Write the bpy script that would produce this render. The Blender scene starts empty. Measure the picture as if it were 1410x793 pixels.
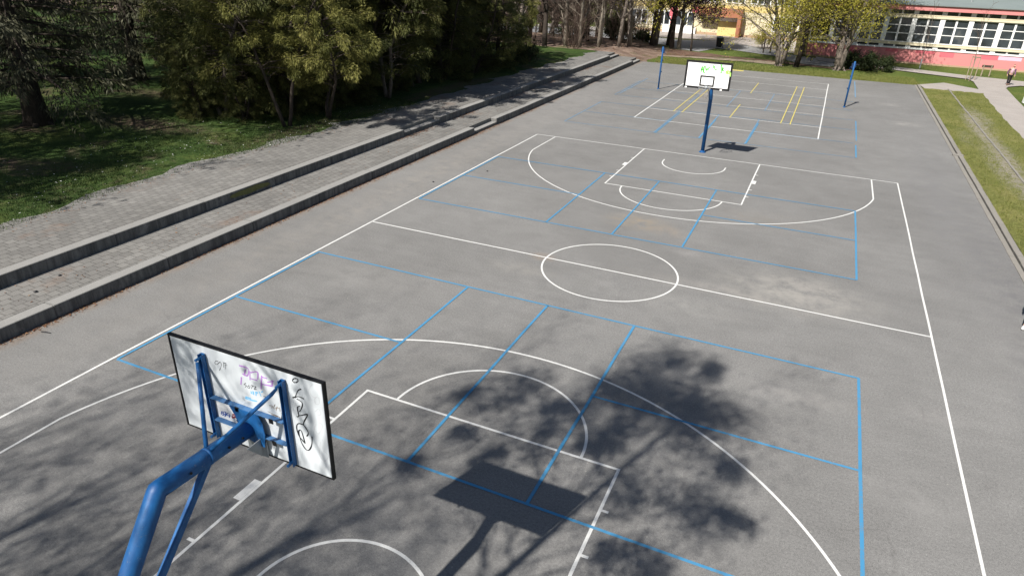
import bpy, math, random
import numpy as np
from mathutils import Vector, Matrix
PI = math.pi
R = math.radians
sc = bpy.context.scene
col = sc.collection

# ------------------------------------------------------------------ helpers
class MB:
    """collects shapes and links them as ONE mesh object"""
    def __init__(s):
        s.v = []; s.f = []; s.m = []
    def add(s, vs, fs, mi=0):
        o = len(s.v)
        s.v += [tuple(map(float, p)) for p in vs]
        s.f += [tuple(i + o for i in f) for f in fs]
        s.m += [mi] * len(fs)
    def box(s, x0, x1, y0, y1, z0, z1, mi=0):
        s.add([(x0,y0,z0),(x1,y0,z0),(x1,y1,z0),(x0,y1,z0),(x0,y0,z1),(x1,y0,z1),(x1,y1,z1),(x0,y1,z1)],
              [(0,3,2,1),(4,5,6,7),(0,1,5,4),(1,2,6,5),(2,3,7,6),(3,0,4,7)], mi)
    def bevbox(s, x0, x1, y0, y1, z0, z1, b=.01, mi=0):
        # box with chamfered top edges and corners along z
        P = [(x0+b,y0),(x1-b,y0),(x1,y0+b),(x1,y1-b),(x1-b,y1),(x0+b,y1),(x0,y1-b),(x0,y0+b)]
        cx, cy = (x0+x1)/2, (y0+y1)/2
        Q = [(p[0]-math.copysign(b,p[0]-cx), p[1]-math.copysign(b,p[1]-cy)) for p in P]
        n = 8
        vs = [(p[0],p[1],z0) for p in P]+[(p[0],p[1],z1-b) for p in P]+[(p[0],p[1],z1) for p in Q]
        fs = [tuple(range(n-1,-1,-1)), tuple(range(2*n,3*n))]
        for k in (0,1):
            for i in range(n):
                j=(i+1)%n
                fs.append((k*n+i,k*n+j,(k+1)*n+j,(k+1)*n+i))
        s.add(vs, fs, mi)
    def tube(s, pts, rad, n=8, mi=0, cap=True, flat=1.0):
        pts = [np.array(p, float) for p in pts]
        if not hasattr(rad, '__len__'): rad = [rad]*len(pts)
        t0 = pts[1]-pts[0]; t0 = t0/np.linalg.norm(t0)
        a = np.array([0,0,1.]) if abs(t0[2])<.9 else np.array([1.,0,0])
        u = np.cross(t0,a); u /= np.linalg.norm(u)
        vs=[]; fs=[]
        for i,p in enumerate(pts):
            if i==0: t=pts[1]-pts[0]
            elif i==len(pts)-1: t=pts[-1]-pts[-2]
            else:
                a1=pts[i]-pts[i-1]; a2=pts[i+1]-pts[i]
                t=a1/(np.linalg.norm(a1)+1e-9)+a2/(np.linalg.norm(a2)+1e-9)
            t=t/(np.linalg.norm(t)+1e-9)
            u=u-t*np.dot(u,t); u/= (np.linalg.norm(u)+1e-9)
            w=np.cross(t,u)
            for k in range(n):
                an=2*PI*k/n
                vs.append(p+rad[i]*(math.cos(an)*u+flat*math.sin(an)*w))
        for i in range(len(pts)-1):
            for k in range(n):
                k2=(k+1)%n
                fs.append((i*n+k,i*n+k2,(i+1)*n+k2,(i+1)*n+k))
        if cap:
            fs.append(tuple(range(n-1,-1,-1))); e=(len(pts)-1)*n
            fs.append(tuple(range(e,e+n)))
        s.add(vs,fs,mi)
    def bar(s, p, q, w, h, up=(0,0,1), mi=0):
        p=np.array(p,float); q=np.array(q,float); t=q-p; t/=np.linalg.norm(t)
        u=np.cross(t,np.array(up,float)); u/=np.linalg.norm(u); k=np.cross(u,t)
        vs=[]
        for c in (p,q):
            for a,b in ((-1,-1),(1,-1),(1,1),(-1,1)):
                vs.append(c+u*a*w/2+k*b*h/2)
        s.add(vs,[(0,1,2,3),(7,6,5,4),(0,4,5,1),(1,5,6,2),(2,6,7,3),(3,7,4,0)],mi)
    def prism(s, poly, z0, z1, mi=0):
        n=len(poly)
        vs=[(x,y,z0) for x,y in poly]+[(x,y,z1) for x,y in poly]
        fs=[tuple(range(n-1,-1,-1)),tuple(range(n,2*n))]
        for i in range(n):
            j=(i+1)%n; fs.append((i,j,n+j,n+i))
        s.add(vs,fs,mi)
    def sheet(s, poly, z, mi=0):
        s.add([(x,y,z) for x,y in poly],[tuple(range(len(poly)))],mi)
    def build(s, name, mat, parent=None, smooth=False, loc=None):
        me=bpy.data.meshes.new(name); me.from_pydata(s.v,[],s.f)
        mats = mat if isinstance(mat,(list,tuple)) else [mat]
        for m in mats: me.materials.append(m)
        if len(mats)>1: me.polygons.foreach_set('material_index', s.m)
        if smooth: me.polygons.foreach_set('use_smooth',[True]*len(me.polygons))
        me.update()
        o=bpy.data.objects.new(name,me); col.objects.link(o)
        if parent is not None: o.parent=parent
        if loc is not None: o.location=loc
        return o

def np_mesh(name, V, F, mat, tint=None, parent=None, smooth=False):
    """V (n,3), F (m,k) numpy arrays -> one mesh object"""
    me=bpy.data.meshes.new(name); V=np.asarray(V,np.float32); F=np.asarray(F,np.int32)
    m,k=F.shape
    me.vertices.add(len(V)); me.vertices.foreach_set('co',V.ravel())
    me.loops.add(m*k); me.loops.foreach_set('vertex_index',F.ravel())
    me.polygons.add(m); me.polygons.foreach_set('loop_start',np.arange(0,m*k,k,dtype=np.int32))
    if smooth: me.polygons.foreach_set('use_smooth',np.ones(m,dtype=bool))
    me.materials.append(mat)
    if tint is not None:
        at=me.attributes.new('tint','FLOAT','FACE'); at.data.foreach_set('value',np.asarray(tint,np.float32))
    me.update(); me.validate()
    o=bpy.data.objects.new(name,me); col.objects.link(o)
    if parent is not None: o.parent=parent
    return o

def tag(o, label=None, cat=None, group=None, kind=None):
    if label: o['label']=label
    if cat: o['category']=cat
    if group: o['group']=group
    if kind: o['kind']=kind
    return o
def empty(name, loc, rz=0, label=None, cat=None, group=None):
    o=bpy.data.objects.new(name,None); o.empty_display_size=.3; col.objects.link(o)
    o.location=loc; o.rotation_euler=(0,0,rz)
    return tag(o,label,cat,group)
def copy_tree(o, parent=None):
    c=o.copy(); col.objects.link(c)
    if parent is not None: c.parent=parent
    for ch in list(o.children): copy_tree(ch,c)
    return c

# ------------------------------------------------------------------ materials
def new_mat(name):
    m=bpy.data.materials.new(name); m.use_nodes=True
    nt=m.node_tree; b=nt.nodes['Principled BSDF']
    return m,nt,b
def nd(nt,t,**kw):
    n=nt.nodes.new(t)
    for k,v in kw.items():
        if k in n.inputs: n.inputs[k].default_value=v
        else: setattr(n,k,v)
    return n
def noise(nt,scale,detail=4,rough=.55,coord=None,dist=0):
    n=nd(nt,'ShaderNodeTexNoise',Scale=scale,Detail=detail,Roughness=rough,Distortion=dist)
    if coord is not None: nt.links.new(coord,n.inputs['Vector'])
    return n.outputs['Fac']
def ramp(nt,fac,stops,interp='LINEAR'):
    r=nt.nodes.new('ShaderNodeValToRGB'); r.color_ramp.interpolation=interp
    e=r.color_ramp.elements
    while len(e)<len(stops): e.new(.5)
    for i,(p,c) in enumerate(stops):
        e[i].position=p; e[i].color=(c,c,c,1) if not hasattr(c,'__len__') else (*c,1)
    nt.links.new(fac,r.inputs['Fac']); return r.outputs['Color']
def mix(nt,fac,a,b,mode='MIX'):
    m=nt.nodes.new('ShaderNodeMix'); m.data_type='RGBA'; m.blend_type=mode
    for sock,val in ((m.inputs[0],fac),(m.inputs[6],a),(m.inputs[7],b)):
        if hasattr(val,'is_linked'): nt.links.new(val,sock)
        elif hasattr(val,'__len__'): sock.default_value=(*val,1)
        else: sock.default_value=val if sock==m.inputs[0] else (val,val,val,1)
    return m.outputs[2]
def mth(nt,op,a,b=None,c=None,clamp=False):
    m=nt.nodes.new('ShaderNodeMath'); m.operation=op; m.use_clamp=clamp
    for i,val in enumerate((a,b,c)):
        if val is None: continue
        if hasattr(val,'is_linked'): nt.links.new(val,m.inputs[i])
        else: m.inputs[i].default_value=val
    return m.outputs[0]
def bump(nt,b,h,strength=.3,dist=.01):
    n=nd(nt,'ShaderNodeBump',Strength=strength,Distance=dist); nt.links.new(h,n.inputs['Height']); nt.links.new(n.outputs['Normal'],b.inputs['Normal'])
def wpos(nt): return nt.nodes.new('ShaderNodeNewGeometry').outputs['Position']
def opos(nt): return nt.nodes.new('ShaderNodeTexCoord').outputs['Object']
def setc(nt,b,c,rough=.8,spec=.3):
    if hasattr(c,'is_linked'): nt.links.new(c,b.inputs['Base Color'])
    else: b.inputs['Base Color'].default_value=(*c,1)
    if hasattr(rough,'is_linked'): nt.links.new(rough,b.inputs['Roughness'])
    else: b.inputs['Roughness'].default_value=rough
    b.inputs['Specular IOR Level'].default_value=spec
def blob(nt,P,x,y,rx,ry,soft=1.0):
    """soft stain centred on a spot of the ground"""
    v=nd(nt,'ShaderNodeVectorMath',operation='SUBTRACT'); nt.links.new(P,v.inputs[0]); v.inputs[1].default_value=(x,y,0)
    w=nd(nt,'ShaderNodeVectorMath',operation='DIVIDE'); nt.links.new(v.outputs[0],w.inputs[0]); w.inputs[1].default_value=(rx,ry,1000)
    l=nd(nt,'ShaderNodeVectorMath',operation='LENGTH'); nt.links.new(w.outputs[0],l.inputs[0])
    return mth(nt,'SUBTRACT',1.0,l.outputs['Value'],clamp=True)

def mat_asphalt():
    m,nt,b=new_mat('asphalt'); P=wpos(nt)
    c=ramp(nt,noise(nt,.16,5,.6,P),[(.3,(.151,.148,.142)),(.5,(.173,.170,.164)),(.72,(.196,.193,.186))])
    big=ramp(nt,noise(nt,.9,6,.65,P,.4),[(.3,.90),(.55,1.0),(.75,1.07)])
    c=mix(nt,1.0,c,big,'MULTIPLY')
    # stretched sweeping marks
    mp=nd(nt,'ShaderNodeMapping'); nt.links.new(P,mp.inputs['Vector']); mp.inputs['Scale'].default_value=(.5,2.2,1); mp.inputs['Rotation'].default_value=(0,0,.35)
    c=mix(nt,1.0,c,ramp(nt,noise(nt,1.6,5,.6,mp.outputs[0]),[(.3,.955),(.6,1.035)]),'MULTIPLY')
    grit=noise(nt,75,3,.75,P)
    c=mix(nt,1.0,c,ramp(nt,grit,[(.28,.55),(.5,1.0),(.72,1.5)]),'MULTIPLY')
    grit2=noise(nt,24,3,.7,P)
    c=mix(nt,1.0,c,ramp(nt,grit2,[(.3,.80),(.5,1.0),(.7,1.2)]),'MULTIPLY')
    brk=noise(nt,2.2,5,.7,P)
    def stain(c,x,y,rx,ry,colr,k):
        f=blob(nt,P,x,y,rx,ry); f=mth(nt,'MULTIPLY',f,ramp(nt,brk,[(.35,0.0),(.65,1.0)]))
        return mix(nt,mth(nt,'MULTIPLY',f,k,clamp=True),c,colr)
    for x,y,rx,ry,cc,k in ((4.6,.9,2.5,1.6,(.26,.25,.23),1.3),(4.9,1.3,1.2,.9,(.27,.255,.235),.8),(3.2,.2,3.6,.5,(.27,.255,.235),.7),(-.2,4.0,1.4,.9,(.24,.20,.15),1.0),(-1.9,.0,.5,.35,(.26,.2,.15),.9),(-2.2,-1.0,1.2,.5,(.25,.24,.22),.8),
        (.8,3.6,.7,.5,(.25,.21,.17),.8),(2.3,-1.1,1.6,.7,(.25,.245,.23),.7),(4.9,-3.9,1.4,.5,(.27,.26,.245),.7),(1.8,2.2,.7,.4,(.27,.26,.25),.7),(8.6,26,1.1,.8,(.3,.29,.27),.8),(8.2,32,.8,.7,(.3,.29,.27),.7),
        (-1.6,16.3,1.0,.6,(.26,.25,.24),.7),(-5.5,-3.5,2.6,1.0,(.215,.21,.2),.8),(-8.6,4,1.1,16,(.235,.22,.20),.8),(-8.8,22,1.6,16,(.22,.21,.2),.8),(9.8,3,1.0,12,(.13,.127,.129),.9),(8.8,12,1.2,14,(.155,.153,.155),.8),
        (9.4,-3.5,.9,4,(.135,.133,.135),.8),(6.9,-6,1.2,1.0,(.24,.235,.225),.6),(7.3,-3.4,.7,.4,(.26,.25,.24),.6),(3.2,6.2,2.2,1.2,(.19,.175,.155),.7)):
        c=stain(c,x,y,rx,ry,cc,k)
    # dirt gathered along the foot of the kerb
    sx=nd(nt,'ShaderNodeSeparateXYZ'); nt.links.new(P,sx.inputs[0])
    d=mth(nt,'ADD',sx.outputs[0],10.1); d=mth(nt,'SUBTRACT',1.0,mth(nt,'DIVIDE',d,.42),clamp=True)
    d=mth(nt,'MULTIPLY',d,ramp(nt,noise(nt,1.3,5,.7,P),[(.36,0.0),(.62,1.0)]))
    c=mix(nt,d,c,(.19,.135,.095))
    # small pale specks
    v=nd(nt,'ShaderNodeTexVoronoi',Scale=2.6); nt.links.new(P,v.inputs['Vector'])
    sp=ramp(nt,v.outputs['Distance'],[(.018,1.0),(.045,0.0)])
    c=mix(nt,mth(nt,'MULTIPLY',sp,.65),c,(.34,.32,.29))
    # hairline cracks
    v2=nd(nt,'ShaderNodeTexVoronoi',Scale=.21,feature='DISTANCE_TO_EDGE')
    wv=nd(nt,'ShaderNodeVectorMath',operation='ADD'); nn=nd(nt,'ShaderNodeTexNoise',Scale=1.1,Detail=5); nt.links.new(P,nn.inputs['Vector']); nt.links.new(P,wv.inputs[0]); nt.links.new(nn.outputs['Color'],wv.inputs[1]); nt.links.new(wv.outputs[0],v2.inputs['Vector'])
    ck=mth(nt,'MULTIPLY',ramp(nt,v2.outputs['Distance'],[(.0015,1.0),(.006,0.0)]),ramp(nt,noise(nt,.35,2,.5,P),[(.58,0.0),(.72,.35)]))
    c=mix(nt,ck,c,(.075,.07,.068))
    setc(nt,b,c,.92,.25); bump(nt,b,grit,.35,.006)
    return m
def mat_paint(name,c,wear=.5,alpha_scale=9):
    m,nt,b=new_mat(name); P=wpos(nt)
    g=mth(nt,'MULTIPLY_ADD',noise(nt,70,3,.8,P),.55,mth(nt,'MULTIPLY',noise(nt,alpha_scale,5,.7,P),.45))
    w=ramp(nt,g,[(wear-.09,1.0),(wear+.05,0.0)])
    cc=mix(nt,noise(nt,1.5,4,.6,P),tuple(x*.86 for x in c),c)
    setc(nt,b,mix(nt,w,cc,(.17,.165,.156)),.8,.3)
    return m
def mat_concrete(name,base=(.245,.24,.228),streak=.6):
    m,nt,b=new_mat(name); P=wpos(nt)
    c=mix(nt,noise(nt,.8,5,.6,P),tuple(x*.78 for x in base),tuple(x*1.16 for x in base))
    mp=nd(nt,'ShaderNodeMapping'); nt.links.new(P,mp.inputs['Vector']); mp.inputs['Scale'].default_value=(7,7,.9)
    st=ramp(nt,noise(nt,1.0,5,.7,mp.outputs[0]),[(.40,1.0),(.62,0.0)])
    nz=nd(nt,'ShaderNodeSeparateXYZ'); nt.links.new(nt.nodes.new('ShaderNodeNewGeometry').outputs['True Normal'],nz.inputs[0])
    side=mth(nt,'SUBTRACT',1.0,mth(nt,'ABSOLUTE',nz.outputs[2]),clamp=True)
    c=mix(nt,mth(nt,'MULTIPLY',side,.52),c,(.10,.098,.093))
    c=mix(nt,mth(nt,'MULTIPLY',mth(nt,'MULTIPLY',st,side),streak),c,(.035,.035,.036))
    pt=ramp(nt,noise(nt,2.3,5,.7,P),[(.56,0.0),(.7,.6)])
    c=mix(nt,mth(nt,'MULTIPLY',pt,side),c,(.26,.25,.24))
    gr=noise(nt,60,3,.7,P)
    c=mix(nt,1.0,c,ramp(nt,gr,[(.3,.8),(.7,1.2)]),'MULTIPLY')
    # block joints every 3 m
    sx=nd(nt,'ShaderNodeSeparateXYZ'); nt.links.new(P,sx.inputs[0])
    fr=mth(nt,'FRACT',mth(nt,'DIVIDE',mth(nt,'ADD',sx.outputs[1],100.0),2.96))
    j=mth(nt,'LESS_THAN',fr,.012)
    c=mix(nt,mth(nt,'MULTIPLY',j,.35),c,(.03,.03,.03))
    setc(nt,b,c,.9,.25); bump(nt,b,gr,.3,.008)
    return m
def mat_pavers():
    m,nt,b=new_mat('pavers'); P=wpos(nt)
    mp=nd(nt,'ShaderNodeMapping'); nt.links.new(P,mp.inputs['Vector']); mp.inputs['Rotation'].default_value=(0,0,PI/2)
    wv=nd(nt,'ShaderNodeVectorMath',operation='MULTIPLY_ADD'); nn=nd(nt,'ShaderNodeTexNoise',Scale=.9,Detail=3); nt.links.new(P,nn.inputs['Vector'])
    nt.links.new(nn.outputs['Color'],wv.inputs[0]); wv.inputs[1].default_value=(.05,.05,0); nt.links.new(mp.outputs[0],wv.inputs[2])
    br=nd(nt,'ShaderNodeTexBrick',offset=.5,Scale=1.0); nt.links.new(wv.outputs[0],br.inputs['Vector'])
    br.inputs['Color1'].default_value=(.150,.145,.136,1); br.inputs['Color2'].default_value=(.190,.184,.172,1); br.inputs['Mortar'].default_value=(.105,.101,.094,1)
    br.inputs['Mortar Size'].default_value=.013; br.inputs['Mortar Smooth'].default_value=.4; br.inputs['Brick Width'].default_value=.25; br.inputs['Row Height'].default_value=.25; br.inputs['Bias'].default_value=0
    c=mix(nt,1.0,br.outputs['Color'],ramp(nt,noise(nt,.7,6,.65,P),[(.3,.84),(.7,1.15)]),'MULTIPLY')
    g=noise(nt,50,3,.7,P)
    c=mix(nt,1.0,c,ramp(nt,g,[(.3,.82),(.7,1.18)]),'MULTIPLY')
    rd=mth(nt,'MULTIPLY',ramp(nt,noise(nt,.45,5,.7,P),[(.58,0.0),(.7,1.0)]),.5)
    c=mix(nt,rd,c,(.17,.105,.07))
    setc(nt,b,c,.9,.25)
    h=mth(nt,'SUBTRACT',g,mth(nt,'MULTIPLY',br.outputs['Fac'],1.5)); bump(nt,b,h,.5,.01)
    return m
def mat_grass(name,dark=(.020,.045,.010),mid=(.045,.085,.018),light=(.10,.125,.032),soil=(.085,.062,.042),amount=.55,scale=.35,stains=()):
    m,nt,b=new_mat(name); P=wpos(nt)
    n1=noise(nt,scale,6,.7,P,.3); n2=noise(nt,9,5,.75,P); n3=noise(nt,45,3,.8,P)
    c=ramp(nt,n1,[(.3,dark),(.5,mid),(.72,light)])
    c=mix(nt,1.0,c,ramp(nt,n2,[(.28,.5),(.5,1.0),(.74,1.5)]),'MULTIPLY')
    c=mix(nt,1.0,c,ramp(nt,n3,[(.25,.55),(.5,1.0),(.75,1.55)]),'MULTIPLY')
    s=ramp(nt,mth(nt,'MULTIPLY_ADD',noise(nt,.22,6,.7,P,.5),.75,mth(nt,'MULTIPLY',n2,.25)),[(amount,0.0),(amount+.1,1.0)])
    sc_=mix(nt,1.0,soil,ramp(nt,n3,[(.25,.6),(.75,1.5)]),'MULTIPLY')
    c=mix(nt,s,c,sc_)
    for x,y,rx,ry,k in stains:
        f=mth(nt,'MULTIPLY',blob(nt,P,x,y,rx,ry),ramp(nt,noise(nt,3.2,5,.75,P),[(.36,0.0),(.58,1.6)]),clamp=True)
        c=mix(nt,mth(nt,'MULTIPLY',f,k,clamp=True),c,mix(nt,n3,tuple(x_*.7 for x_ in soil),tuple(x_*1.25 for x_ in soil)))
    setc(nt,b,c,.95,.1); bump(nt,b,mth(nt,'ADD',n3,n2),.8,.04)
    return m
def mat_soil(name,a=(.10,.065,.045),bb=(.20,.145,.105)):
    m,nt,b=new_mat(name); P=wpos(nt)
    c=ramp(nt,noise(nt,1.1,6,.72,P,.4),[(.3,a),(.7,bb)])
    g=noise(nt,20,4,.8,P)
    c=mix(nt,1.0,c,ramp(nt,g,[(.25,.5),(.75,1.5)]),'MULTIPLY')
    gr=ramp(nt,noise(nt,.5,5,.7,P),[(.56,0.0),(.68,.8)]); c=mix(nt,gr,c,(.07,.085,.028))
    setc(nt,b,c,.95,.1); bump(nt,b,g,.8,.04); return m
def mat_plain(name,c,rough=.5,spec=.4,var=.15,scale=3,metal=0,dirt=None):
    m,nt,b=new_mat(name); P=opos(nt)
    n=noise(nt,scale,5,.65,P)
    cc=mix(nt,n,tuple(x*(1-var) for x in c),tuple(min(1,x*(1+var)) for x in c))
    if dirt:
        cc=mix(nt,ramp(nt,noise(nt,scale*2.3,6,.75,P),[(.55,0.0),(.72,.75)]),cc,dirt)
    setc(nt,b,cc,rough,spec); b.inputs['Metallic'].default_value=metal
    return m
def mat_leaf(name,a,c,b2,trans=.25,rough=.65):
    """leaf colours run from a to c to b2 with the natural tint of every single leaf"""
    m,nt,b=new_mat(name)
    at=nd(nt,'ShaderNodeAttribute',attribute_name='tint')
    cc=ramp(nt,at.outputs['Fac'],[(0,a),(.5,c),(1,b2)])
    setc(nt,b,cc,rough,.2)
    tr=nd(nt,'ShaderNodeBsdfTranslucent'); nt.links.new(cc,tr.inputs['Color'])
    ms=nd(nt,'ShaderNodeMixShader'); ms.inputs[0].default_value=trans
    out=nt.nodes['Material Output']; nt.links.new(b.outputs[0],ms.inputs[1]); nt.links.new(tr.outputs[0],ms.inputs[2]); nt.links.new(ms.outputs[0],out.inputs['Surface'])
    return m
def mat_bark(name,a,c,scale=6):
    m,nt,b=new_mat(name); P=opos(nt)
    mp=nd(nt,'ShaderNodeMapping'); nt.links.new(P,mp.inputs['Vector']); mp.inputs['Scale'].default_value=(3,3,.5)
    n=noise(nt,scale,6,.75,mp.outputs[0]); cc=ramp(nt,n,[(.3,a),(.7,c)])
    setc(nt,b,cc,.95,.15); bump(nt,b,n,.9,.03); return m
def mat_glass(name,c=(.02,.024,.028)):
    m,nt,b=new_mat(name); P=opos(nt)
    sx=nd(nt,'ShaderNodeTexNoise',Scale=.7,Detail=3); nt.links.new(P,sx.inputs['Vector'])
    cc=ramp(nt,sx.outputs['Fac'],[(.35,c),(.62,tuple(x*2.4 for x in c)),(.78,(.13,.13,.125))])
    setc(nt,b,cc,.06,.5); return m

M={}
M['asphalt']=mat_asphalt()
M['white_line']=mat_paint('white_line_paint',(.64,.64,.62),.40)
M['white_faint']=mat_paint('worn_white_line_paint',(.66,.66,.64),.455)
M['blue_line']=mat_paint('blue_line_paint',(.055,.24,.43),.43)
M['blue_faint']=mat_paint('worn_blue_line_paint',(.10,.27,.45),.475)
M['yellow_line']=mat_paint('yellow_line_paint',(.62,.52,.12),.45)
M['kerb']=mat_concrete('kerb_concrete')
M['kerb_far']=mat_concrete('drain_concrete',(.23,.215,.19),.25)
M['pavers']=mat_pavers()
M['grass_dark']=mat_grass('park_grass',(.024,.044,.012),(.040,.070,.018),(.095,.115,.032),(.10,.072,.052),.535,.4,((-21.5,3.6,4.5,1.3,1.0),(-24.5,.6,1.6,1.0,1.0),(-27,8.5,3,1.2,.8),(-18.5,-2,2.5,.7,.5),(-15.6,7,.8,6,.8),(-15.2,18,.9,8,.8)))
M['grass_light']=mat_grass('court_side_grass',(.10,.115,.032),(.155,.16,.05),(.225,.205,.08),(.27,.245,.20),.60,.5,((11.9,18,.75,6,1.0),(12.0,27,.5,7,1.0),(12.6,30,.7,5,.9),(12.45,22,.45,7,.8),(12.0,12,.5,5,.7),(11.2,24,.5,3,.4)))
M['grass_far']=mat_grass('yard_grass',(.06,.09,.02),(.09,.12,.028),(.13,.14,.04),(.17,.13,.09),.62,.3)
M['soil']=mat_soil('leafy_soil',(.085,.052,.040),(.19,.125,.095))
def mat_wood_floor():
    m=mat_soil('wood_floor_soil',(.10,.068,.054),(.29,.215,.17)); nt=m.node_tree; b=nt.nodes['Principled BSDF']; P=wpos(nt)
    src=b.inputs['Base Color'].links[0].from_socket
    sx=nd(nt,'ShaderNodeSeparateXYZ'); nt.links.new(P,sx.inputs[0])
    y=mth(nt,'ADD',mth(nt,'MULTIPLY_ADD',noise(nt,.25,4,.6,P),9.0,sx.outputs[1]),mth(nt,'MULTIPLY',sx.outputs[0],.12))
    f=ramp(nt,mth(nt,'DIVIDE',mth(nt,'SUBTRACT',y,53.5),3.0,clamp=True),[(0,0.0),(1,1.0)])
    g=mix(nt,noise(nt,6,5,.75,P),(.05,.065,.02),(.15,.15,.055))
    nt.links.new(mix(nt,f,src,g),b.inputs['Base Color']); return m
M['wood_floor']=mat_wood_floor()
M['sand']=mat_soil('bare_earth',(.20,.16,.12),(.30,.25,.19))
M['path']=mat_concrete('path_concrete',(.33,.30,.275),0)
M['road']=mat_concrete('road_asphalt',(.24,.24,.24),0)
def mat_steel_paint():
    m,nt,b=new_mat('blue_steel_paint'); P=opos(nt)
    mp=nd(nt,'ShaderNodeMapping'); nt.links.new(P,mp.inputs['Vector']); mp.inputs['Scale'].default_value=(9,5,1.6)
    c=ramp(nt,noise(nt,1.3,6,.7,mp.outputs[0]),[(.28,(.005,.056,.185)),(.5,(.007,.082,.245)),(.68,(.014,.12,.32)),(.82,(.05,.20,.42))])
    ch=noise(nt,34,5,.75,P); ch2=noise(nt,3.0,3,.6,P)
    f=mth(nt,'MULTIPLY',ramp(nt,ch,[(.60,0.0),(.64,1.0)]),ramp(nt,ch2,[(.50,0.0),(.60,1.0)]))
    c=mix(nt,mth(nt,'MULTIPLY',f,.8),c,(.11,.16,.24))
    f2=mth(nt,'MULTIPLY',ramp(nt,noise(nt,52,4,.7,P),[(.66,0.0),(.70,1.0)]),ramp(nt,noise(nt,2.2,3,.6,P),[(.54,0.0),(.63,1.0)]))
    c=mix(nt,mth(nt,'MULTIPLY',f2,.85),c,(.06,.028,.018))
    setc(nt,b,c,ramp(nt,ch2,[(.3,.42),(.7,.68)]),.4); bump(nt,b,ch,.12,.004); return m
M['blue']=mat_steel_paint()
M['blue_dull']=mat_plain('faded_blue_paint',(.05,.14,.30),.55,.4,.3,6,0,(.13,.19,.27))
M['navy']=mat_plain('navy_paint',(.006,.022,.075),.4,.5,.2,6)
M['board']=mat_plain('white_board',(.56,.595,.62),.35,.45,.05,1.5,0,(.54,.57,.60))
M['board_front']=mat_plain('white_board_front',(.80,.80,.79),.45,.4,.03,2)
M['black']=mat_plain('black_rubber',(.008,.008,.009),.6,.3,.3,5)
M['galv']=mat_plain('galvanised_steel',(.30,.32,.33),.5,.5,.2,8,.3)
M['net']=mat_plain('grey_net',(.30,.26,.23),.8,.2,.2,8)
M['rim']=mat_plain('rusty_rim',(.20,.10,.06),.6,.4,.3,12)
for k,c in (('ink_black',(.012,.012,.014)),('ink_purple',(.38,.20,.50)),('ink_blue',(.16,.42,.66)),('ink_brown',(.22,.17,.13)),('ink_grey',(.50,.52,.54)),('ink_green',(.10,.58,.06)),('ink_lime',(.36,.74,.14)),('logo_blue',(.03,.08,.32)),('logo_red',(.35,.06,.07)),('logo_dark',(.04,.03,.06)),('sticker_white',(.68,.69,.70))):
    M[k]=mat_plain(k,c,.6,.3,.12,30)

# ------------------------------------------------------------------ the ground
def smooth(t): t=max(0.,min(1.,t)); return t*t*(3-2*t)
rng=random.Random(4)
def jig(poly, step=.7, amp=.18, seed=1):
    """an outline with a ragged edge"""
    r=random.Random(seed); out=[]
    n=len(poly)
    for i in range(n):
        a=poly[i]; b=poly[(i+1)%n]; L=math.hypot(b[0]-a[0],b[1]-a[1]); k=max(1,int(L/step))
        for j in range(k):
            t=j/k; out.append((a[0]+(b[0]-a[0])*t+r.uniform(-amp,amp),a[1]+(b[1]-a[1])*t+r.uniform(-amp,amp)))
    return out
g=MB(); g.sheet([(-400,-300),(400,-300),(400,500),(-400,500)],-.05)
tag(g.build('ground',M['grass_far']),kind='structure')
g=MB(); r=random.Random(2)
xs=[-10.2+20.45*k/60 for k in range(61)]; top=[41.75+.15*(k/60)+r.uniform(-.05,.05) for k in range(61)]
vs=[(x,-60,0) for x in xs]+[(x,41,0) for x in xs]+[(x,t,0) for x,t in zip(xs,top)]
g.add(vs,[(q*61+k,q*61+k+1,(q+1)*61+k+1,(q+1)*61+k) for q in (0,1) for k in range(60)])
tag(g.build('court_asphalt',M['asphalt']),kind='structure')

XE=[(-60,-14.6),(-9,-14.55),(-6.5,-14.6),(-4.4,-14.8),(-2.8,-15.0),(1.8,-14.9),(3.8,-14.7),(6.2,-14.5),(11.4,-14.4),(20,-14.08),(27,-14.0),(36,-13.5),(41.0,-13.3)]
def xedge(y):
    for (a,xa),(b,xb) in zip(XE,XE[1:]):
        if a<=y<=b: return xa+(xb-xa)*(y-a)/(b-a)
    return XE[-1][1]
def lawn_h(x,y):
    e=.590+(.05)*smooth((xedge(y)-x)/1.6)
    return e+.035*math.sin(x*.7+y*.4)*smooth((xedge(y)-x)/4)+.02*math.sin(x*2.1-y*1.7)*smooth((xedge(y)-x)/1)
def wood_h(x,y):
    xe=-13.3+3.6*smooth((y-41)/.9); he=.583-.60*smooth((y-41)/.9); w=1.6+2.2*smooth((y-41)/.9)
    k=1-smooth((y-51.5)/5.0)
    return (he+(.63-he)*smooth((xe-x)/w)+.03*math.sin(x*.9+y*1.1)*smooth((xe-x)/3))*k-.045*(1-k), xe
r_=random.Random(8)
rows=[-60,-40,-30,-22,-16]+[-12+.5*i for i in range(107)]
offs=[0,.08,.2,.45,.9,1.5,2.3,3.3,4.5,6,8,10,12.5,15,18,22,28,36,48,65,90,140,220]
V=[];F=[]
for y in rows:
    jit=r_.uniform(-.05,.05)
    for k,o in enumerate(offs):
        x=xedge(y)-o+(jit if k<3 else 0)
        V.append((x,y,lawn_h(x,y)+r_.uniform(-.006,.006)))
n=len(offs)
for i in range(len(rows)-1):
    for k in range(n-1): F.append((i*n+k,(i+1)*n+k,(i+1)*n+k+1,i*n+k+1))
tag(np_mesh('park_lawn',V,F,M['grass_dark'],smooth=True),kind='structure')
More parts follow.
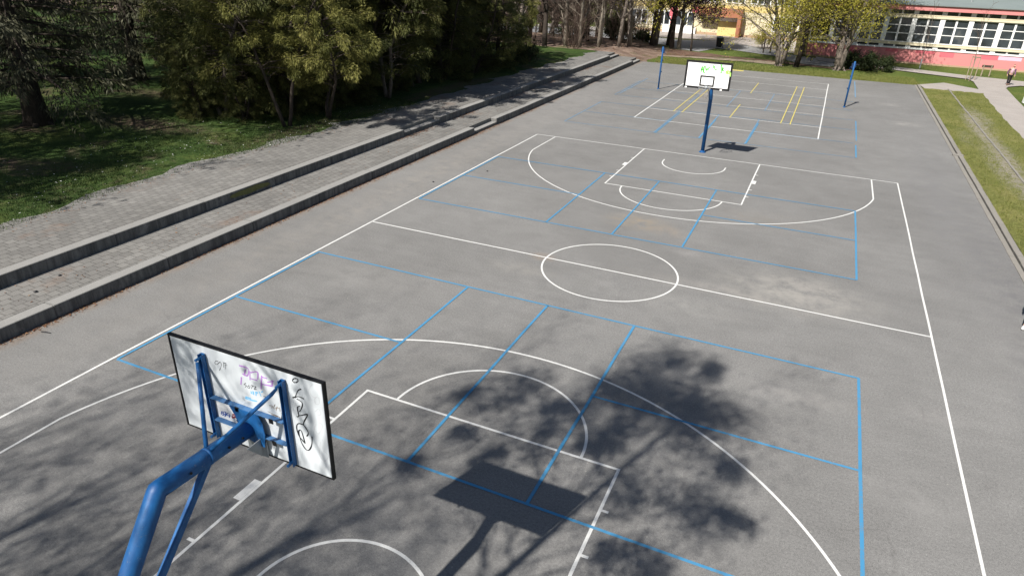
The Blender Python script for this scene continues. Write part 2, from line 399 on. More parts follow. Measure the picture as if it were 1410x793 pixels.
rows=[41.0,41.15,41.3,41.45,41.6,41.75,41.9,42.2,42.6]+[43+.6*i for i in range(28)]+[62,66,72,80,95,120,160]
V=[];F=[]
for y in rows:
    for k,o in enumerate(offs):
        h,xe=wood_h(0,y); x=xe-o+.2*math.sin(y*1.7); V.append((x,y,wood_h(x,y)[0]+(r_.uniform(-.02,.02) if k else -.03)))
for i in range(len(rows)-1):
    for k in range(n-1): F.append((i*n+k,(i+1)*n+k,(i+1)*n+k+1,i*n+k+1))
# grassy beyond, leaf soil near
tag(np_mesh('wood_floor',V,F,M['wood_floor'],smooth=True),kind='structure')

# terraces with their kerb walls
g=MB(); g.box(-12.0,-10.42,-60,41.45,-.2,.297); tag(g.build('terrace_paving',M['pavers']),kind='structure')
g=MB(); g.box(-15.9,-12.22,-60,41.2,-.2,.597); tag(g.build('upper_path',M['pavers']),kind='structure')
def kerb_run(segs,x0,x1,zb,zt,r):
    g=MB()
    for (a,b,low) in segs:
        y=a
        while y<b-.01:
            e=min(b,y+2.96-((y+100)%2.96)); 
            if e-y<.02: e=min(b,e+2.96)
            dx=r.uniform(-.006,.006); dz=r.uniform(-.005,.005)
            g.bevbox(x0+dx,x1+dx,y+.0015,e-.0015,zb,(zt-low)+dz,.012); y=e
    return g
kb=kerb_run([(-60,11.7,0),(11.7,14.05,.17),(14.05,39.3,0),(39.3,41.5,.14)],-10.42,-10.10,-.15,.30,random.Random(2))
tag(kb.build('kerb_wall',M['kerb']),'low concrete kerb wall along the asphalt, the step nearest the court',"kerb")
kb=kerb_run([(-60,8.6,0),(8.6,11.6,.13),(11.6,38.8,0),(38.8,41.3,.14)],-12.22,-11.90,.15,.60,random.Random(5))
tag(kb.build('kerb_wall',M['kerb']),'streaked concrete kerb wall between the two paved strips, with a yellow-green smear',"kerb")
# moss/paint smear belongs to the upper wall
sm=MB()
up=[o for o in col.objects if o.name=='kerb_wall.001'][0]
M['smear']=mat_plain('yellow_smear',(.15,.15,.065),.9,.1,.5,14)

P=[]
r=random.Random(3)
for k in range(15):
    t=2*PI*k/15; P.append((-11.888,-.45+.95*math.cos(t)*r.uniform(.75,1.1),.455+.11*math.sin(t)*r.uniform(.7,1.1)))
sm.add(P,[tuple(range(14,-1,-1))]); sm.build('paint_smear',M['smear'],up)
tag(up.children[0],'yellow-green smear on the wall face')

# drain kerb and strips on the right
g=MB()
y=-60
while y<41.2:
    L=1.0; g.bevbox(10.16+.004*math.sin(y*3),10.31,y+.005,y+L-.005,-.1,.022+.004*math.sin(y*5),.008); g.bevbox(10.345,10.52,y+.005,y+L-.005,-.1,.055+.006*math.sin(y*2.3),.008); y+=L
g.bevbox(10.12,10.55,19.4,19.62,-.1,.075,.01)
tag(g.build('drain_kerb',M['kerb_far']),kind='structure')
def lawn_sheet(name,x0,x1,y0,y1,mat,dx=.22,amp=.015,z=.035,seed=1,fx=None):
    r=random.Random(seed); nx=int((x1-x0)/dx); ny=int((y1-y0)/.5); V=[];F=[]
    for j in range(ny+1):
        for i in range(nx+1):
            x=x0+(x1-x0)*i/nx; y=y0+(y1-y0)*j/ny
            if fx: x=fx(i/nx,y)
            V.append((x,y,z+r.uniform(-amp,amp)))
    for j in range(ny):
        for i in range(nx):
            a=j*(nx+1)+i; F.append((a,a+1,a+nx+2,a+nx+1))
    return tag(np_mesh(name,V,F,mat,smooth=True),kind='structure')
def pathl(y): 
    t=[(-60,13.6),(20,13.75),(25,13.85),(29.5,13.85),(37.1,14.05),(41,14.2)]
    for (a,xa),(b,xb) in zip(t,t[1:]):
        if a<=y<=b: return xa+(xb-xa)*(y-a)/(b-a)
    return 14.2
lawn_sheet('side_lawn',10.5,13.9,-20,40.5,M['grass_light'],.2,.018,.035,3,lambda t,y:10.53+(pathl(y)+.05-10.53)*t+.04*math.sin(y*2.3+t*9)*(t>.9))
g=MB()
y=-20
while y<41.0: g.bevbox(12.16+.012*math.sin(y*.7),12.25+.012*math.sin(y*.7),y,y+.98,0,.068+.008*math.sin(y*3.1),.008); y+=1
tag(g.build('edging_strip',M['kerb_far']),kind='structure')
def patch(name,poly,z,mat,step=.5,amp=.12,seed=1):
    g=MB(); g.sheet(jig(poly,step,amp,seed),z); return tag(g.build(name,mat),kind='structure')
g=MB(); g.sheet([(pathl(-30),-30),(15.8,-30),(15.75,30),(15.84,36.1),(15.96,39),(16.23,44.4),(16.6,45.6),(14.5,46.7),(14.35,44),(14.2,41),(14.05,37.15),(13.82,29.5),(13.82,25),(13.75,20)],.012)
tag(g.build('footpath',M['path']),kind='structure')
g=MB(); g.sheet([(3,55.3),(6.45,53.9),(9.33,52.4),(14.47,50.3),(18.2,49.4),(40,46.5),(40,44.0),(20,46.0),(17.5,46.5),(16.4,45.2),(14.5,46.5),(14.3,48.0),(9.29,50.07),(6,51.3),(3,52.6)],.017)
tag(g.build('footpath',M['path']),kind='structure')
g=MB(); g.sheet([(10.5,42.3),(12.3,44.5),(14.35,42.4),(14.15,38.3),(12.8,40.4),(10.7,40.5)],.022); tag(g.build('footpath',M['path']),kind='structure')
patch('yard_road',[(-40,58),(-20,56.5),(-13.8,55.2),(-9.2,52.8),(-7.2,52.3),(-6.28,56.1),(-4.65,55.9),(-.57,53.6),(.9,50.7),(2.2,49.2),(4.3,48.9),(5.0,50.2),(4.0,54.0),(.8,55.6),(-.96,58),(-5,62),(-7.5,63.9),(-10.86,62),(-20,64),(-40,66)],-.02,M['road'],1.5,.06)
patch('forecourt',[(-7.5,64),(-5,62.1),(-.96,58.1),(1.0,57),(1.5,69.9),(-30,69.9),(-30,66.2),(-12,63.2)],-.012,M['path'],1.5,.05)
patch('bare_earth',[(-11,46.0),(-7,47),(-4,47.4),(-1,47.4),(.6,47.1),(.8,48.6),(-2,49.1),(-6,48.4),(-8,47.7),(-11,47)],-.016,M['sand'],.6,.2,7)
patch('soil_bed',[(-11,47.1),(-6,48.6),(-2,49.4),(.8,48.3),(5.6,47.3),(6.2,48.2),(2.2,49.1),(.8,50),(-4,50.6),(-6.5,51.6),(-9.2,52.5),(-13.8,54.6),(-16,51)],-.020,M['soil'],.6,.2,8)
patch('yard_lawn',[(-9.75,41.6),(-4,41.55),(2,41.6),(10.3,41.75),(10.3,45),(5,46.1),(.6,46.9),(-4,46.7),(-9.6,46.2),(-11,45)],-.030,M['grass_far'],.8,.05,9)
patch('yellow_painted_strip',[(-4.2,41.1),(-1.76,41.05),(-1.76,41.6),(-4.2,41.65)],.006,M['yellow_line'],5,0)

# ------------------------------------------------------------------ painted lines
class Lines(MB):
    def __init__(s,z): super().__init__(); s.z=z; s.k=0
    def path(s,pts,w=.05,closed=False):
        z=s.z+(s.k%4)*.0009; s.k+=1
        p=[np.array(q[:2],float) for q in pts]; n=len(p); vs=[]; fs=[]
        for i in range(n):
            a=p[i-1] if (i>0 or closed) else p[i]; c=p[(i+1)%n] if (i<n-1 or closed) else p[i]
            t=c-a; t/=np.linalg.norm(t); nrm=np.array([-t[1],t[0]])
            vs+=[(*(p[i]+nrm*w/2),z),(*(p[i]-nrm*w/2),z)]
        for i in range(n if closed else n-1):
            j=(i+1)%n; fs.append((2*i,2*i+1,2*j+1,2*j))
        s.add(vs,fs)
    def seg(s,x0,y0,x1,y1,w=.05):
        # split so the edge wobbles like real brushed lines
        L=math.hypot(x1-x0,y1-y0); k=max(1,int(L/1.5)); r=random.Random(int(x0*7+y0*13+L*3))
        nx,ny=-(y1-y0)/L,(x1-x0)/L
        pts=[]
        for i in range(k+1):
            t=i/k; o=r.uniform(-.006,.006) if 0<i<k else 0
            pts.append((x0+(x1-x0)*t+nx*o,y0+(y1-y0)*t+ny*o))
        s.path(pts,w)
    def arc(s,cx,cy,rad,a0,a1,w=.05,n=72):
        s.path([(cx+rad*math.cos(a0+(a1-a0)*i/n),cy+rad*math.sin(a0+(a1-a0)*i/n)) for i in range(n+1)],w)
W2=7.58; HL=13.25
wl=Lines(.004)
wl.seg(-W2,-HL,-W2,HL,.055); wl.seg(W2,-HL,W2,HL,.047); wl.seg(-W2,HL,W2,HL,.05); wl.seg(-W2,-HL,W2,-HL,.05); wl.seg(-W2,0,W2,0,.05)
wl.path([(1.8*math.cos(2*PI*i/96),1.8*math.sin(2*PI*i/96)) for i in range(96)],.05,True)
for sg in (1,-1):
    by=sg*(HL-1.575); dx=6.66; dy=math.sqrt(6.757**2-dx**2)
    a=math.atan2(dy,dx)
    pts=[(dx,sg*HL)]+[(6.757*math.cos(a+(PI-2*a)*i/90), by-sg*6.757*math.sin(a+(PI-2*a)*i/90)) for i in range(91)]+[(-dx,sg*HL)]
    wl.path(pts,.05)
    fy=sg*(HL-5.8)
    wl.seg(-2.45,sg*HL,-2.45,fy); wl.seg(2.45,sg*HL,2.45,fy); wl.seg(-2.475,fy,2.475,fy)
    wl.arc(0,fy,1.8,0 if sg<0 else PI, PI if sg<0 else 2*PI)
    a0=0 if sg<0 else PI
    pts=[(1.25,by+sg*.3)]+[(1.25*math.cos(PI*i/40), by-sg*1.25*math.sin(PI*i/40)) for i in range(41)]+[(-1.25,by+sg*.3)]
    wl.path(pts,.05)
    for sx in (1,-1):
        for d in (1.74,3.88,4.82): wl.seg(sx*2.47,sg*(HL-d),sx*2.58,sg*(HL-d),.05)
        wl.seg(sx*2.54,sg*(HL-2.6),sx*2.54,sg*(HL-3.05),.13)
tag(wl.build('white_court_lines',M['white_line']),kind='structure')
vb=Lines(.0045)
vb.seg(-4.62,19.53,4.47,19.53,.06); vb.seg(-4.62,19.5,-4.62,38.3,.06); vb.seg(4.47,19.5,4.47,38.4,.06)
for yy,w in ((22.42,.06),(25.95,.045),(28.97,.05),(32.0,.045),(35.6,.05),(38.35,.05)): vb.seg(-4.62,yy,4.47,yy,w)
tag(vb.build('white_volleyball_lines',M['white_line']),kind='structure')
bl=Lines(.0085)
def badminton(L,y0,ym,y1,right=True,w=.055):
    L.seg(-7.47,y0,6.06,y0,w); L.seg(-7.47,y1,6.06,y1,w); L.seg(-7.47,y0,-7.47,y1,w); 
    if right: L.seg(6.05,y0,6.05,y1,w*1.05)
    for x in (-2.85,-.71,1.41): L.seg(x,y0,x,y1,w*1.05)
    L.seg(-7.47,ym,-2.85,ym,w); L.seg(1.41,ym,6.05,ym,w)
badminton(bl,-8.81,-5.69,-2.65,w=.053); badminton(bl,2.56,5.7,8.73,w=.05)
bl.seg(6.13,16.65,6.13,19.2,.06); bl.seg(6.16,20.2,6.17,25.3,.05); bl.seg(-2.78,16.6,-2.74,22.2,.05); bl.seg(-.66,16.6,-.66,21.4,.045); bl.seg(1.46,16.7,1.48,21.7,.055)
tag(bl.build('blue_court_lines',M['blue_line']),kind='structure')
bf=Lines(.008)
badminton(bf,16.6,19.56,22.75,False,.045); badminton(bf,25.5,28.5,31.6,False,.04)
bf.seg(6.2,33.5,6.2,41,.06); bf.seg(-7.3,26,-7.3,33,.05)
tag(bf.build('worn_blue_court_lines',M['blue_faint']),kind='structure')
yl=Lines(.013)
for x in (-3.13,-2.66,2.53,3.0): yl.seg(x,22.3,x,35.75,.05)
yl.seg(-.08,22.3,-.08,26.6,.05); yl.seg(-.02,31.0,-.02,35.75,.05)
tag(yl.build('yellow_badminton_lines',M['yellow_line']),kind='structure')

# ------------------------------------------------------------------ basketball hoops
NEAR={"thin":[[[-0.295,4.036],[-0.326,4.032],[-0.344,4.005],[-0.322,3.996],[-0.284,4.028],[-0.27,4.038],[-0.265,4.007],[-0.288,3.957],[-0.303,3.941]],[[-0.239,4.042],[-0.197,4.043]],[[-0.227,4.04],[-0.238,3.988]],[[-0.202,4.045],[-0.219,3.977]],[[-0.219,4.02],[-0.189,4.024]],[[0.006,3.894],[-0.022,3.869],[0.007,3.867],[-0.015,3.843]],[[0.04,3.882],[0.016,3.853],[0.04,3.852],[0.051,3.881]],[[0.065,3.89],[0.1,3.89]],[[0.082,3.89],[0.063,3.852]],[[0.093,3.883],[0.124,3.892],[0.094,3.856],[0.125,3.866]],[[0.191,3.81],[0.238,3.815],[0.216,3.786],[0.194,3.795]],[[0.213,3.807],[0.202,3.754]],[[0.216,3.786],[0.244,3.784]]],"purple":[[[-0.043,4.067],[0.062,4.066],[0.041,3.985],[-0.023,3.987]],[[0.029,4.046],[-0.002,3.972]],[[-0.037,3.946],[-0.06,3.857]],[[0.085,4.031],[0.171,4.062],[0.156,3.978]],[[0.079,4.045],[0.063,3.944]],[[0.061,3.965],[0.154,3.967]],[[0.213,4.038],[0.18,3.883]],[[0.216,4.023],[0.273,4.024]],[[0.202,3.944],[0.319,3.959]],[[0.33,4.026],[0.319,3.959]],[[0.267,3.985],[0.352,4.022]]],"blue":[[[0.052,3.821],[0.053,3.793]],[[0.077,3.829],[0.076,3.79]],[[0.1,3.825],[0.136,3.831]],[[0.111,3.823],[0.105,3.788]],[[0.151,3.852],[0.166,3.802]],[[0.174,3.849],[0.201,3.868]],[[-0.039,3.72],[-0.004,3.714],[0.045,3.719],[0.106,3.728]],[[-0.03,3.734],[0.036,3.733]]],"brown":[[[0.247,3.73],[0.294,3.734],[0.267,3.709]],[[0.306,3.738],[0.322,3.766],[0.296,3.713],[0.327,3.723]],[[0.343,3.75],[0.323,3.7]],[[0.323,3.733],[0.363,3.735]],[[0.365,3.747],[0.37,3.704]],[[0.386,3.732],[0.404,3.705],[0.378,3.685]],[[0.217,3.653],[0.348,3.636]],[[0.254,3.632],[0.359,3.634]]],"logo_blue":[[[-0.368,3.462],[-0.39,3.42],[-0.359,3.419],[-0.357,3.454],[-0.325,3.46],[-0.349,3.404],[-0.307,3.454],[-0.276,3.453],[-0.29,3.412]],[[-0.379,3.441],[-0.33,3.434],[-0.28,3.434]]],"logo_red":[[[-0.243,3.458],[-0.215,3.473],[-0.215,3.444],[-0.251,3.42],[-0.237,3.448]]],"logo_dark":[[[-0.214,3.45],[-0.19,3.429],[-0.183,3.414],[-0.174,3.384]],[[-0.202,3.413],[-0.185,3.396]]],"black":[[[0.627,4.114],[0.622,4.101],[0.609,4.09],[0.593,4.082],[0.578,4.08],[0.568,4.085],[0.565,4.094],[0.571,4.107],[0.584,4.118],[0.599,4.126],[0.614,4.128],[0.625,4.123],[0.627,4.114]],[[0.65,4.032],[0.609,4.002],[0.566,3.913]],[[0.538,3.907],[0.611,3.942],[0.669,3.935]],[[0.584,3.912],[0.641,3.887],[0.625,3.823],[0.596,3.777]],[[0.612,3.841],[0.578,3.815],[0.581,3.728],[0.556,3.712]],[[0.581,3.728],[0.67,3.773],[0.685,3.77],[0.636,3.687],[0.623,3.645]],[[0.623,3.645],[0.656,3.603],[0.665,3.561],[0.641,3.525]],[[0.623,3.645],[0.569,3.641],[0.539,3.593],[0.55,3.505],[0.59,3.458],[0.613,3.435]],[[0.613,3.435],[0.589,3.565],[0.556,3.545],[0.572,3.435],[0.61,3.371],[0.649,3.373],[0.689,3.447],[0.704,3.545]]],"grey":[[[0.782,4.124],[0.746,4.071],[0.752,4.002],[0.801,3.989]],[[0.818,4.009],[0.784,3.97],[0.793,3.923],[0.832,3.943],[0.832,4.007]],[[0.775,3.837],[0.817,3.88],[0.833,3.828],[0.777,3.794]],[[0.766,3.702],[0.743,3.634],[0.784,3.604],[0.841,3.713],[0.799,3.728]],[[0.796,3.517],[0.765,3.382],[0.809,3.305],[0.864,3.389],[0.808,3.43]]]}
FAR={"green":[[[-0.339,3.565],[-0.325,3.791],[-0.25,3.554]],[[-0.375,3.675],[-0.248,3.667]],[[-0.259,3.797],[-0.231,3.556],[-0.183,3.56]],[[-0.223,3.819],[-0.157,3.637],[-0.133,3.733]],[[-0.133,3.733],[-0.138,3.639]],[[-0.09,3.643],[-0.078,3.747],[-0.015,3.771]],[[0.094,3.864],[0.103,3.753]],[[0.144,3.85],[0.177,3.704],[0.224,3.708]],[[0.237,3.746],[0.243,3.71]],[[0.356,3.886],[0.432,3.884]],[[0.403,3.89],[0.441,3.597],[0.407,3.631]],[[0.461,3.821],[0.467,3.674]],[[0.503,3.797],[0.465,3.738],[0.532,3.679]]],"lime":[[[0.749,3.652],[0.744,3.622],[0.722,3.598],[0.688,3.587],[0.652,3.592],[0.622,3.611],[0.608,3.64],[0.613,3.67],[0.635,3.693],[0.669,3.704],[0.705,3.7],[0.734,3.68],[0.749,3.652]],[[0.691,3.647],[0.683,3.63],[0.661,3.628],[0.647,3.643],[0.655,3.66],[0.678,3.662],[0.691,3.647]],[[0.773,3.645],[0.776,3.515]],[[0.785,3.627],[0.797,3.498]]],"square":[[[-0.386,3.429],[0.169,3.454],[0.17,3.053],[-0.374,3.029]]],"corn":[[[-1.005,3.922],[0.782,3.978],[0.814,2.955],[-0.987,2.902]]]}
def catmull(p,k=4):
    if len(p)<3: return p
    out=[]
    for i in range(len(p)-1):
        a=p[max(0,i-1)];b=p[i];c=p[i+1];d=p[min(len(p)-1,i+2)]
        for j in range(k):
            t=j/k
            out.append(tuple(.5*((2*b[q])+(-a[q]+c[q])*t+(2*a[q]-5*b[q]+4*c[q]-d[q])*t*t+(-a[q]+3*b[q]-3*c[q]+d[q])*t**3) for q in (0,1)))
    out.append(tuple(p[-1])); return out
def graffiti(strokes,y0,face,w,mat,parent,name='graffiti',gap=.045):
    groups=[]
    for s in strokes:
        hit=[g for g in groups if any(math.hypot(p[0]-q[0],p[1]-q[1])<gap for t in g for p in t for q in s)]
        m=[s]
        for g in hit: m=g+m; groups.remove(g)
        groups.append(m)
    for m in groups: graffito(m,y0,face,w,mat,parent,name)
def graffito(strokes,y0,face,w,mat,parent,name,curvy=True):
    g=MB()
    for s_i,s in enumerate(strokes):
        p=[np.array(q) for q in (catmull([tuple(q) for q in s]) if curvy else s)]
        y=y0+face*(.0006+.00025*(s_i%8)); vs=[];fs=[]
        for i in range(len(p)):
            t=p[min(i+1,len(p)-1)]-p[max(i-1,0)]; L=np.linalg.norm(t); t=t/(L+1e-9)
            nn=np.array([-t[1],t[0]])*w/2*(.8+.2*math.sin(i*.9+s_i))
            a=p[i]+nn; b=p[i]-nn
            vs+=[(a[0],y,a[1]),(b[0],y,b[1])]
        for i in range(len(p)-1): fs.append((2*i,2*i+1,2*i+3,2*i+2) if face<0 else (2*i,2*i+2,2*i+3,2*i+1))
        g.add(vs,fs)
    return g.build(name,mat,parent)
def make_hoop(loc,rz,z0,label):
    root=empty('basketball_hoop',loc,rz,label,'basketball hoop',None)
    d=z0-3.10
    p=MB()
    p.tube([(0,0,0),(0,0,2.50+d),(0,.03,2.55+d),(0,.682,3.462+d),(0,.69,3.4725+d),(0,.703,3.4715+d),(0,1.66,3.40+d)],.079,20)
    p.tube([(0,0,0),(0,0,.02)],.15,16); p.tube([(0,0,.02),(0,0,.07)],[.11,.09],16)
    p.tube([(0,1.17,3.437+d),(0,1.20,3.434+d)],.083,20)
    p.build('pole',M['blue'],root,True)
    for q,(yy,zz,nx) in enumerate(((1.36,3.424,.078),(1.52,3.411,.078),(.95,3.456,.078))):
        s=MB(); s.tube([(nx*.9,yy,zz+d+.012),(nx*1.12,yy,zz+d+.016)],.012,6); s.build('bolt',M['black'],root)
    s=MB(); s.bar((0,.05,2.13+d),(0,1.17,3.36+d),.055,.05,(1,0,0)); s.build('strut',M['blue'],root)
    for sx in (-1,1):
        b=MB(); b.tube([(sx*.46,1.63,4.01+d),(sx*.42,1.60,3.955+d),(sx*.03,1.22,3.50+d)],[.014,.019,.019],8); b.build('brace',M['blue'],root,True)
        c=MB(); x=sx*.465
        c.box(x-.023,x+.023,1.705,1.716,3.13+d,4.06+d); c.box(x-.023,x-.017,1.668,1.705,3.13+d,4.06+d); c.box(x+.017,x+.023,1.668,1.705,3.13+d,4.06+d)
        for zz in (3.17,4.03): c.tube([(x,1.69,zz+d),(x,1.62,zz+d)],.014,6)
        c.build('upright_channel',M['blue'],root)
    for zz in (3.335,3.585):
        c=MB(); c.box(-.428,.428,1.708,1.717,zz-.025+d,zz+.025+d); c.box(-.428,.428,1.665,1.708,zz+.017+d,zz+.025+d)
        for x in (-.10,.30): c.box(x-.022,x+.022,1.660,1.668,zz-.02+d,zz+.0265+d,1)
        c.build('cross_bar',[M['blue_dull'],M['black']],root)
    f=MB()
    prof=[(-.19,3.60),(-.12,3.60),(.15,3.60),(.19,3.52),(.20,3.40),(.175,3.25),(.09,3.25),(.04,3.27),(-.06,3.30),(-.11,3.38),(-.13,3.50)]
    n=len(prof); vs=[(x,1.668,z+d) for x,z in prof]+[(x,1.660,z+d) for x,z in prof]
    f.add(vs,[tuple(range(n)),tuple(range(2*n-1,n-1,-1))]+[(i,n+i,n+(i+1)%n,(i+1)%n) for i in range(n)])
    f.build('flange_plate',M['blue'],root)
    gs=MB(); gs.add([(.125,1.661,3.33+d),(.125,1.661,3.13+d),(.125,1.50,3.33+d),(.135,1.661,3.33+d),(.135,1.661,3.13+d),(.135,1.50,3.33+d)],[(0,1,2),(5,4,3),(0,3,4,1),(1,4,5,2),(2,5,3,0)])
    gs.box(-.06,.17,1.690,1.700,3.105+d,3.29+d); gs.build('gusset',M['galv'],root)
    bd=MB(); bd.bevbox(-.875,.875,1.722,1.748,z0+.012,z0+1.038,.002)
    B=bd.build('backboard',[M['board']],root)
    fr=MB(); t=.016
    fr.box(-.90,.90,1.719,1.753,z0,z0+t); fr.box(-.90,.90,1.719,1.753,z0+1.05-t,z0+1.05); fr.box(-.90,-.90+t,1.7195,1.7525,z0+t,z0+1.05-t); fr.box(.90-t,.90,1.7195,1.7525,z0+t,z0+1.05-t)
    e=.078
    for q in ((-.90+t,.90-t,z0+t,z0+e),(-.90+t,.90-t,z0+1.05-e,z0+1.05-t),(-.90+t,-.90+e,z0+e,z0+1.05-e),(.90-e,.90-t,z0+e,z0+1.05-e)): fr.box(q[0],q[1],1.7478,1.7505,q[2],q[3])
    fr.build('board_frame',M['black'],B)
    sq=MB(); y=1.7495; h=.285; w=.06; za=z0+.10; zb=z0+.51
    for a,b,c,e in ((-h,h,za,za+w),(-h,h,zb-w,zb),(-h,-h+w,za+w,zb-w),(h-w,h,za+w,zb-w)): sq.box(a,b,1.7480,y,c,e)
    sq.build('target_square',M['black'],B)
    rm=MB(); cy=1.754+.15+.225; zr=z0+.075
    rm.tube([(.225*math.cos(2*PI*i/32),cy+.225*math.sin(2*PI*i/32),zr) for i in range(33)],.010,8)
    rm.box(-.07,.07,1.7505,1.762,zr-.06,zr+.05); rm.bar((-.06,1.76,zr-.02),(-.04,1.93,zr),.03,.02); rm.bar((.06,1.76,zr-.02),(.04,1.93,zr),.03,.02)
    ro=rm.build('rim',M['galv'],root,True)
    nt=MB()
    for k in range(12):
        for sg in (1,-1):
            P=[]
            for j in range(5):
                a=2*PI*(k+sg*j*.5)/12; rr=.222-.030*j+.006*j*j*.4; P.append((rr*math.cos(a),cy+rr*math.sin(a),zr-.01-.095*j))
            nt.tube(P,.0032,4,cap=False)
    nt.build('net',M['net'],ro)
    return root,B
hn,Bn=make_hoop((0,-14.05,0),0,3.12,'blue gooseneck hoop in the foreground seen from behind, graffiti on its board')
for key,w,mat in (('thin',.007,'ink_black'),('purple',.017,'ink_purple'),('blue',.018,'ink_blue'),('brown',.008,'ink_brown'),('black',.014,'ink_black'),('grey',.010,'ink_grey')):
    graffiti(NEAR[key],1.722,-1,w,M[mat],Bn)

st=MB(); st.add([(x,1.7213,z) for x,z in ((-.428,3.375),(-.16,3.375),(-.13,3.42),(-.15,3.50),(-.20,3.545),(-.428,3.545))],[tuple(range(6))])
sk=st.build("sticker",M["sticker_white"],Bn)
for key,w in (('logo_blue',.012),('logo_red',.016),('logo_dark',.013)): graffiti(NEAR[key],1.7208,-1,w,M[key],Bn,'sticker_print')
hf,Bf=make_hoop((-.06,14.05,0),PI,2.94,'blue hoop at the far end, white board with black square and green scribble')
for c in hf.children_recursive:
    if c.name.startswith('backboard'): c.data.materials[0]=M['board_front']
def tofar(S): return [[(-(x+.06)+0,z) for x,z in s] for s in S]
graffiti(tofar(FAR['green']),1.7495,1,.045,M['ink_green'],Bf); graffiti(tofar(FAR['lime']),1.7510,1,.05,M['ink_lime'],Bf)
for x in (.80,-.58):
    clip=MB(); clip.box(x-.04,x+.04,1.712,1.758,2.93,2.985); clip.build('board_clip',M['board_front'],Bf)

# ------------------------------------------------------------------ volleyball posts
def net_post(loc,rz,label):
    root=empty('net_post',loc,rz,label,'net post','blue volleyball posts')
    p=MB(); p.tube([(0,0,0),(0,0,2.60),(0,0,2.62)],[.05,.05,.035],14); p.tube([(0,0,0),(0,0,.06)],[.075,.06],14); p.build('post',M['blue'],root,True)
    w=MB(); w.bevbox(.045,.13,-.05,.05,2.22,2.52,.01); w.bevbox(-.10,-.045,-.04,.04,2.30,2.50,.01); w.tube([(.13,0,2.3),(.19,0,2.3),(.19,0,2.18)],.012,6); w.build('winch',M['navy'],root)
    for z in (1.75,1.05):
        h=MB(); h.box(.045,.085,-.025,.025,z,z+.09); h.tube([(.08,0,z+.04),(.12,0,z+.06)],.010,6); h.build('hook',M['navy'],root)
    return root
net_post((-5.61,29.1,0),0,'blue metal net post left of the far hoop, near the grey leafy trunks')
net_post((5.56,29.3,0),PI,'blue metal net post right of the yellow lines, nearest the dark shrubs')

# ------------------------------------------------------------------ buildings
M['red_wall']=mat_plain('red_plaster',(.54,.205,.20),.85,.2,.07,.8); M['red_dark']=mat_plain('deep_red_plaster',(.54,.13,.155),.85,.2,.08,1); M['pink']=mat_plain('pale_pink_plaster',(.66,.40,.50),.85,.2,.08,1)
M['wframe']=mat_plain('white_window_frame',(.74,.74,.73),.5,.3,.05,2); M['cream']=mat_plain('cream_band',(.60,.53,.38),.8,.2,.08,1); M['ywall']=mat_plain('yellow_plaster',(.58,.46,.20),.85,.2,.10,.6)
M['cwall']=mat_plain('cream_plaster',(.54,.48,.34),.85,.2,.12,.5); M['glass']=mat_glass('window_glass'); M['roof']=mat_plain('grey_roof_felt',(.17,.20,.195),.9,.2,.2,.5); M['orange']=mat_plain('orange_panel',(.31,.13,.075),.8,.2,.12,1)
M['plinth']=mat_plain('sandy_plinth',(.36,.25,.17),.9,.2,.2,2); M['dark_in']=mat_plain('dark_interior',(.02,.02,.02),.9,.1,.2,2)
by=56.2
bld=empty('school_building',(2,by,0),0,'long low school building with red wall base, white window ribbon and grey roof','building')
def bx(name,mat,parts,parent,off=(2,56.2,0)):
    g=MB()
    for p in parts:
        mi=p[6] if len(p)>6 else 0
        g.box(p[0]-off[0],p[1]-off[0],p[2]-off[1],p[3]-off[1],p[4]-off[2],p[5]-off[2],mi)
    return g.build(name,mat,parent)
XR=46
r=random.Random(12)
sq=[(2.0,XR,by,by+.3,.10,1.17)]
for x0,x1,za,zb,mi in ((8.6,9.6,.85,1.10,1),(11.0,12.5,.88,1.12,1),(12.9,14.0,.70,1.12,1),(16.0,17.3,.76,1.14,1),(17.3,19.0,.80,1.15,2),(5.0,6.0,.6,1.0,1),(20.5,21.8,.5,1.0,1),(22.6,24,.8,1.1,2)):
    sq.append((x0,x1,by-.004,by+.01,za,zb,mi))
bx('wall',[M['red_wall'],M['red_dark'],M['pink']],sq,bld)
bx('plinth',M['plinth'],[(2.0,XR,by-.03,by+.3,-.1,.098)],bld)
bx('sill',M['wframe'],[(2.0,XR,by-.07,by+.3,1.172,1.30)],bld)
bx('band',M['cream'],[(2.0,XR,by-.10,by-.003,1.50,1.72),(2.0,XR,by-.12,by-.10,1.66,1.74)],bld)
bx('band',M['cream'],[(2.0,XR,by-.10,by-.003,3.77,4.03),(2.0,XR,by-.12,by-.10,3.97,4.05)],bld)
bx('fascia',M['red_wall'],[(1.6,XR,by-.45,by+.2,4.38,4.78)],bld)
bx('inner_wall',M['dark_in'],[(2.0,XR,by+.32,by+.5,.2,4.7)],bld)
g=MB(); g.add([(-.5,-.6,4.785),(XR-2,-.6,4.785),(XR-2,10,6.4),(-.5,10,6.4),(-.5,-.6,4.86),(XR-2,-.6,4.86),(XR-2,10,6.48),(-.5,10,6.48)],[(0,3,2,1),(4,5,6,7),(0,1,5,4),(1,2,6,5),(2,3,7,6),(3,0,4,7)])
rf=g.build('roof',M['roof'],bld)
for k,x in enumerate((6.1,9.4,12.3,18)):
    g=MB(); g.tube([(x,1.5+k%2,5.0),(x,1.5+k%2,5.45)],.09,8); g.build('vent',M['galv'],rf)
bx('side_wall',M['cwall'],[(1.62,1.98,by+.2,by+14,0,4.7)],bld)
bx('corner_pillar',M['ywall'],[(1.0,1.75,by-.35,by+.18,0,4.37)],bld)
px=3.80
bays=[]
while px<XR-2: bays.append(px); px+=2.155
bx('window',M['wframe'],[(2.0,2.1,by+.05,by+.15,1.30,4.37)],bld)
pil=[]
